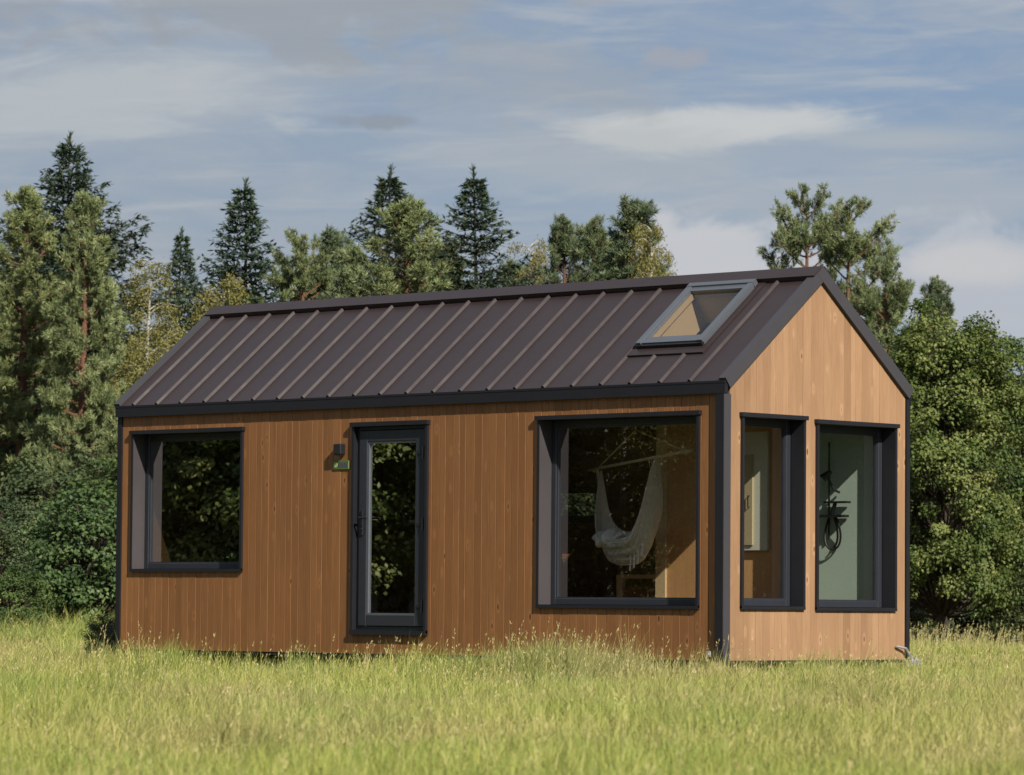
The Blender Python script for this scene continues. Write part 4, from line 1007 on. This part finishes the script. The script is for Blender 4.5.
# sparser meadow outside the frame, all round
n = 90000; x = g_.uniform(-45, 45, n); y = g_.uniform(-50, 45, n); Xs.append(x); Ys.append(y)
Fs.append((x-cx)*HF.x+(y-cy)*HF.y); Ls.append((x-cx)*HR.x+(y-cy)*HR.y)
x, y, f, l = map(np.concatenate, (Xs, Ys, Fs, Ls))
tus = np.zeros(len(x), bool); tus[nb0:nb1] = True
inh = (x > -L-.0) & (x < .0) & (y > .0) & (y < Wd); keep = ~(inh & (g_.rand(len(x)) > .03))
dc = np.hypot(x-cx, y-cy); keep &= dc > 6
x, y, f, l, tus = x[keep], y[keep], f[keep], l[keep], tus[keep]; n = len(x)
def vnoise(x, y, s, seed):
    r_ = np.random.RandomState(seed); v = 0
    for k in range(6):
        a = r_.uniform(0, 6.28); fr = s*r_.uniform(.5, 2.2); v = v+np.sin((x*math.cos(a)+y*math.sin(a))*fr+r_.uniform(0, 6.28))
    return v/6
pat = vnoise(x, y, 1.1, 3); pat2 = vnoise(x, y, 3.5, 4)
pat3 = vnoise(x, y, 8.0, 8); pat4 = vnoise(x, y, 20.0, 12)
far_left = sstep(48, 66, f)*sstep(-3, -7, l)
ht = (.190+.07*pat+.05*pat2+.075*np.maximum(pat3, -.2)+.04*pat4)*g_.uniform(.55, 1.35, n)+.02
ht *= 1-.10*sstep(30, 18, f)
ht = ht*(1+1.35*far_left)
# lusher tuft standing in front of the large window
tx, ty = 1.5-2.9, -3.0
tfx, tfy = polar(548, 36.6); tf_ = np.exp(-(((x-tfx)*HR.x+(y-tfy)*HR.y)/.62)**2-(((x-tfx)*HF.x+(y-tfy)*HF.y)/1.2)**2); ht *= 1+1.3*tf_; ht = np.where(tus & (tf_ < .3), ht*g_.uniform(1.05, 1.55, n), ht)
stalk = g_.rand(n) < np.where(f < 46, .011, .008)*np.where((f > 34) & (f < 43), 1.8, 1); far_r = (f > 58) & (l > 3); stalk |= far_r & (g_.rand(n) < .05)
ht = np.where(stalk & far_r, ht+.22*g_.rand(n), ht); ht = np.where(stalk, ht*1.05+.17*g_.rand(n)**2, ht)
fr_ = (y > -1.6) & (y < .0) & (x > -L-2.5) & (x < 1.5) | (x > 0) & (x < 1.2) & (y > -1) & (y < Wd+1.5); ht = np.where(fr_, ht*g_.uniform(.9, np.where(x > 0, 1.2, np.where(tus, 1.4, 1.6)), n), ht)
near_h = (x > -L-1.0) & (x < .8) & (y > -1.2) & (y < Wd+.8); ht = np.where(near_h, ht*.92, ht)
z = gz(x, y)-.01
az = g_.uniform(0, 6.283, n); lean_ = g_.uniform(.1, .75, n)*np.where(stalk, .3, 1)*np.where(fr_, .6, 1)
wv = .35; ldx, ldy = np.cos(az)*lean_+.12, np.sin(az)*lean_
wd = np.clip(.0032*np.maximum(1, f/26), .003, .012)*g_.uniform(.7, 1.4, n)*np.where(stalk, .7, 1)
pa = g_.uniform(0, 6.283, n); sx_, sy_ = np.cos(pa), np.sin(pa)
B0 = np.stack([x, y, z], 1); Sd = np.stack([sx_, sy_, np.zeros(n)], 1)
Mi = B0+np.stack([ldx*ht*.28, ldy*ht*.28, ht*.58], 1); Ti = B0+np.stack([ldx*ht*.95, ldy*ht*.95, ht*(1-.25*lean_)], 1)
Vg = np.stack([B0-Sd*wd[:, None]*.5, B0+Sd*wd[:, None]*.5, Mi+Sd*wd[:, None]*.45, Mi-Sd*wd[:, None]*.45, Ti], 1).reshape(-1, 3)
b_ = np.arange(n)[:, None]*5; Fq = b_+np.array([[0, 1, 2, 3]]); Ft = b_+np.array([[3, 2, 4]])
rv = np.clip(g_.beta(1.3, 1.8, n)+.16*pat2+.14*pat-.30*np.maximum(pat3, 0)+.18*pat4-.26*far_left-.22*tf_-.24*tus-.03, 0, .85); rv = np.where(stalk, g_.uniform(.8, 1, n), rv)
# seed heads
si = np.where(stalk)[0]; hp_ = Ti[si]; ns_ = 5
d_ = unit(np.repeat((Ti-Mi)[si], ns_, 0)+g_.normal(size=(len(si)*ns_, 3))*.02)
Ph = np.repeat(hp_, ns_, 0)-d_*g_.uniform(0, .07, (len(si)*ns_, 1))
Vh = quads(Ph, unit(d_+g_.normal(size=d_.shape)*.35), rdir(g_, len(Ph)), .030, .0065*np.repeat(np.clip(f[si]/36, .8, 1.6), ns_))
Vall = np.concatenate([Vg, Vh]); Fh = np.arange(len(Vh)).reshape(-1, 4)+len(Vg)
rnd_all = np.concatenate([np.repeat(rv, 5), np.repeat(g_.uniform(.85, 1, len(Ph)), 4)])
tip = np.concatenate([np.tile([0, 0, .5, .5, 1], n), np.ones(len(Vh))])
gr = npmesh('meadow_grass', Vall, np.concatenate([Fq, Fh]), M['grass'], rnd_all, {'tip': tip}, Ft=Ft)
tag(gr, 'rough yellow green meadow grass all round the cabin', 'grass', kind='stuff')
print('grass blades', n)
